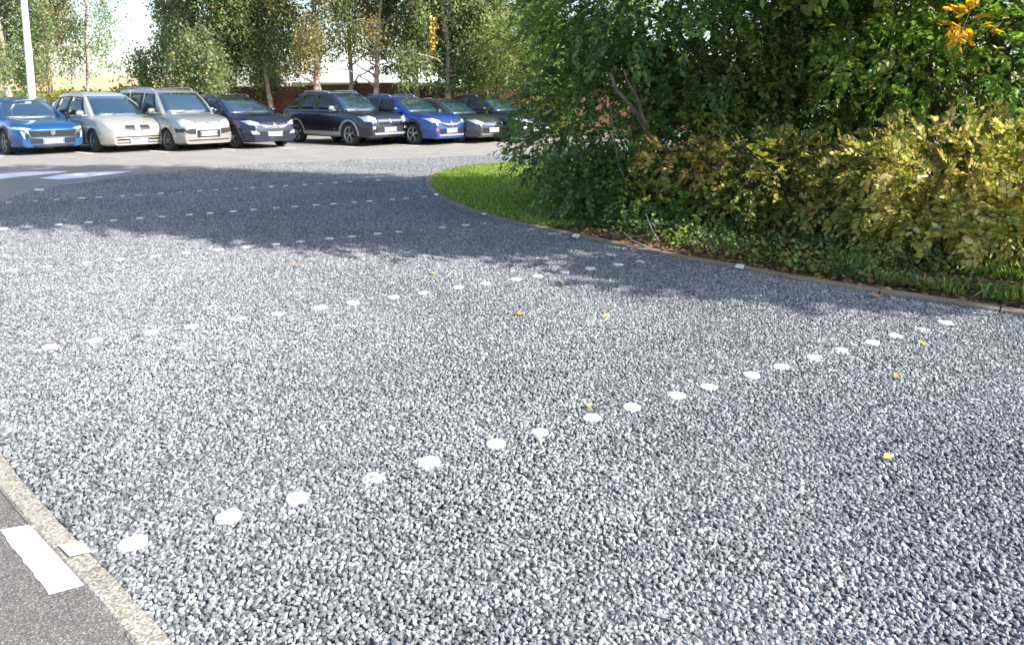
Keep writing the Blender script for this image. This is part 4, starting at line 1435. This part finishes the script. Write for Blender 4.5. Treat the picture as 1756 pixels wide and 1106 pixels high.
# white building
t = empty('white_building', (-8.2, 47, 0), label='low white building with a pale sloping roof behind the fence', cat='building')
mb = MB(); mb.box((0, 0, 1.2), (9.6, 7, 2.4)); mb.build('wall', 'white_wall', t)
mb = MB()
mb.add([(-5.0, -3.9, 2.32), (5.0, -3.9, 2.32), (3.9, 0, 3.95), (-5.0, 0, 3.95), (5.0, 3.9, 2.32), (-5.0, 3.9, 2.32)],
       [(0, 1, 2, 3), (3, 2, 4, 5), (0, 3, 5), (1, 4, 2), (0, 5, 4, 1)])
mb.build('roof', 'grey_roof', t)
mb = MB()
for k in range(4): mb.box((-3.5 + k * 2.2, -3.52, 1.6), (1.0, .05, 1.1))
mb.build('window', 'side_glass', t)

# pale roofed building far left
t = empty('farm_building', (-36, 62, 0), label='long low building with sandy yellow roof far behind the beige car', cat='building')
mb = MB(); mb.box((0, 0, 1.0), (20, 8, 2.0)); mb.build('wall', 'white_wall', t)
mb = MB()
mb.add([(-10.4, -4.6, 1.9), (10.4, -4.6, 1.9), (10.0, 0, 3.0), (-10.0, 0, 3.0), (10.4, 4.6, 1.9), (-10.4, 4.6, 1.9)], [(0, 1, 2, 3), (3, 2, 4, 5), (0, 3, 5), (1, 4, 2), (0, 5, 4, 1)])
mb.build('roof', 'pale_roof', t)


def birch(x, y, h, r, seed, label, m='leaf_birch', strands=260, low=1.7, lean=0.0, leaf=0.10, trunk=0.15, cover_=1.0, spread=None, tm_='birch_bark'):
    t = empty('birch_tree', (x, y, 0), label=label, cat='tree', group='trees behind the parked cars')
    rr = random.Random(seed)
    r2 = np.random.default_rng(seed)
    mb = MB()
    topp = Vector((lean * h * .15, 0, h))
    spine = limb(mb, (0, 0, -.1), topp, trunk, .025, .05, 9, seed)
    tips = []
    for k in range(15):
        tt = .22 + .72 * k / 15
        b = Vector((lean * h * .15 * tt, 0, h * tt))
        a = rr.uniform(0, 6.28)
        ln = r * (1.05 - .55 * tt) * rr.uniform(.75, 1.1)
        e = b + Vector((math.cos(a) * ln, math.sin(a) * ln, ln * rr.uniform(.15, .6)))
        tips.append(limb(mb, b, e, trunk * .38 * (1.1 - tt), .01, .15, 6, seed + k, rise=.12))
    mb.build('trunk', tm_, t)
    P, N_, F_, S_, A_, B_ = [], [], [], [], [], []
    for s in range(strands):
        lp = rr.choice(tips)
        i = rr.randrange(1, len(lp) - 1) if rr.random() < .7 else len(lp) - 2
        q = lp[i].lerp(lp[i + 1], rr.random()) + Vector((rr.gauss(0, .25), rr.gauss(0, .25), rr.gauss(0, .2)))
        ln = min(rr.uniform(.6, 2.6), max(.3, q.z - low * rr.uniform(.8, 1.3)))
        q2 = q + Vector((rr.gauss(0, .22), rr.gauss(0, .22), -ln))
        A_.append(q); B_.append(q2)
        k = int(ln * 26 * cover_) + 5
        u = r2.random(k)
        pts = np.array(q)[None] * (1 - u[:, None]) + np.array(q2)[None] * u[:, None] + r2.normal(size=(k, 3)) * np.array([.15, .15, .06])
        P.append(pts)
    P = np.concatenate(P)
    k = len(P)
    N_ = r2.normal(size=(k, 3))
    F_ = r2.normal(size=(k, 3)) * .5; F_[:, 2] -= .9
    ok = P[:, 2] > low * .8
    leaf_cloud('crown', P[ok], N_[ok], F_[ok], (leaf * (.6 + .8 * r2.random(k)))[ok], m, t, aspect=.75, simple=True)
    twig_mesh('twigs', np.array([list(a) for a in A_]), np.array([list(a) for a in B_]), .008, 'twig', t)
    return t


def bx(px, y): return (px - 878) / F_PX * (y * math.cos(PITCH))


BT = [  # px, distance, height, radius, material, strands, low, leaf size, trunk, label
    (12, 29, 9.5, 2.3, 'leaf_birch', 330, 1.9, .105, .14, 'open birch at the left edge of the picture'),
    (82, 33, 9.5, 1.7, 'leaf_birch_autumn', 190, 2.0, .10, .12, 'slender browning birch right of the lamp post'),
    (150, 40, 10, 2.6, 'leaf_birch', 75, 3.2, .11, .12, 'thin airy birch above the sandy roof'),
    (322, 31, 11, 2.1, 'leaf_birch', 540, 1.5, .11, .13, 'dense weeping birch behind the beige van'),
    (385, 29.5, 10, 2.3, 'leaf_birch', 600, 1.5, .11, .13, 'dense weeping birch behind the navy crossover'),
    (468, 31, 10, 2.4, 'leaf_birch', 560, 1.6, .11, .12, 'dark green birch left of the pink trunk'),
    (546, 29, 9, 2.0, 'leaf_birch_autumn', 240, 3.0, .10, .19, 'autumn tinted birch with a thick pinkish trunk'),
    (602, 31, 9, 1.9, 'leaf_birch_autumn', 170, 3.9, .10, .12, 'thin yellowing birch in front of the white building'),
    (640, 29.5, 8.5, 2.0, 'leaf_birch_autumn', 170, 3.7, .10, .13, 'forked yellowing birch behind the black off-roader'),
    (715, 31, 10, 1.9, 'leaf_birch', 400, 3.1, .11, .16, 'green weeping birch behind the bright blue crossover'),
    (775, 29.5, 10, 2.1, 'leaf_birch', 560, 1.8, .11, .12, 'weeping birch with long hanging strands behind the grey hatchback'),
    (835, 31, 10, 2.3, 'leaf_birch', 560, 1.7, .11, .12, 'leafy birch behind the black car at the row end'),
    (925, 34, 10, 2.8, 'leaf_birch', 420, 1.8, .12, .16, 'birch mostly hidden behind the big dark tree'),
    (1060, 36, 10, 3.0, 'leaf_birch', 300, 1.8, .14, .16, 'birch glimpsed through the gaps of the dark tree')]
for i, (px, y, h, r_, m_, st, low, lf, tr, lab) in enumerate(BT):
    birch(bx(px, y), y, h, r_, 500 + i * 37, lab, m_, strands=int(st * 1.35), low=low, leaf=lf, trunk=tr, lean=random.uniform(-1, 1) * .5)

# one strand turned bright orange hangs in front of the weeping birch
o = bpy.data.objects.get('birch_tree.009')
k = 90
u = rng.random(k)
P = np.stack([np.full(k, bx(744, 28.3)) + rng.normal(size=k) * .07, 28.3 + rng.normal(size=k) * .07, CAM_H + (HY - (28 + 62 * u)) / F_PX * 28], 1) - np.array(o.location)
leaf_cloud('orange_strand', P, rng.normal(size=(k, 3)), rng.normal(size=(k, 3)) - np.array([0, 0, .6]), np.full(k, .15), 'leaf_fallen', o, aspect=.75, simple=True)
twig_mesh('strand_twig', P[:1] * 0 + np.array([P[:, 0].mean(), P[:, 1].mean(), P[:, 2].max() + .8]), P[:1] * 0 + np.array([P[:, 0].mean(), P[:, 1].mean(), P[:, 2].min()]), .008, 'twig', o)

# small conifer
t = empty('conifer_tree', (bx(249, 44), 44, 0), label='small dark conifer standing alone against the bright sky', cat='tree')
mb = MB(); mb.tube([(0, 0, 0), (0, 0, 3.2)], [.08, .02], 8); mb.build('trunk', 'bark', t)
k = 2600
u = rng.random(k) ** .8
a = rng.uniform(0, 6.28, k)
rad = (1 - u) * .85 * (0.75 + .25 * np.sin(u * 38)) * np.sqrt(rng.random(k))
P = np.stack([rad * np.cos(a), rad * np.sin(a), .5 + u * 2.9], 1)
F_ = np.stack([np.cos(a), np.sin(a), -0.3 + 0 * a], 1)
leaf_cloud('crown', P, rng.normal(size=(k, 3)), F_, np.full(k, .17), 'leaf_conifer', t, aspect=.35, simple=True)

# lime bush and rust shrub behind the right end of the row
shrub('lime_bush', (bx(900, 27.5), 27.5, 0), [(bx(895, 27.5), 27.5, 3.2, 1.6, 1.0, 1.5, 2), (bx(930, 27.5), 27.4, 1.8, 1.5, 1.0, 1.4, 1)], 700, 601, 'leaf_lime',
      'sunlit yellow green bush behind the last parked cars', per=10, leaf=.13, gap=.35, length=.5)
shrub('rust_shrub', (bx(872, 28.5), 28.5, 0), [(bx(872, 28.5), 28.5, 1.4, 1.3, .6, .7, 1)], 150, 603, 'leaf_rust',
      'rusty red shrub above the roof of the last black car', per=10, leaf=.12, gap=.3, length=.4)
# a hedge of low scrub far behind, left, closing the horizon
shrub('laurel_hedge', (-18.5, 30.5, 0), [(-15.5, 30.6, .95, 2.4, .9, .95, 1), (-18.6, 31, .8, 2.2, .9, .9, 1)], 1100, 611, 'leaf_olive',
      'mixed green and brown hedge behind the vans, left of the fence', cat='hedge', per=10, leaf=.13, gap=.15, length=.4)
shrub('laurel_hedge', (-25.5, 32, 0), [(-25, 32, .9, 2.6, .9, .95, 1), (-21.8, 31.5, .6, 1.2, .8, .6, .4)], 900, 613, 'leaf_olive',
      'brownish green hedge behind the leftmost blue car', cat='hedge', per=10, leaf=.13, gap=.15, length=.4)
shrub('scrub_hedge', (-30, 50, 0), [(-42, 50, .8, 6, 1.5, 1.2, 1), (-31, 50, .7, 6, 1.5, 1.1, 1)], 900, 605, 'leaf_olive',
      'low olive scrub hedge far behind the leftmost cars', cat='hedge', per=10, leaf=.2, gap=.3, length=.6)
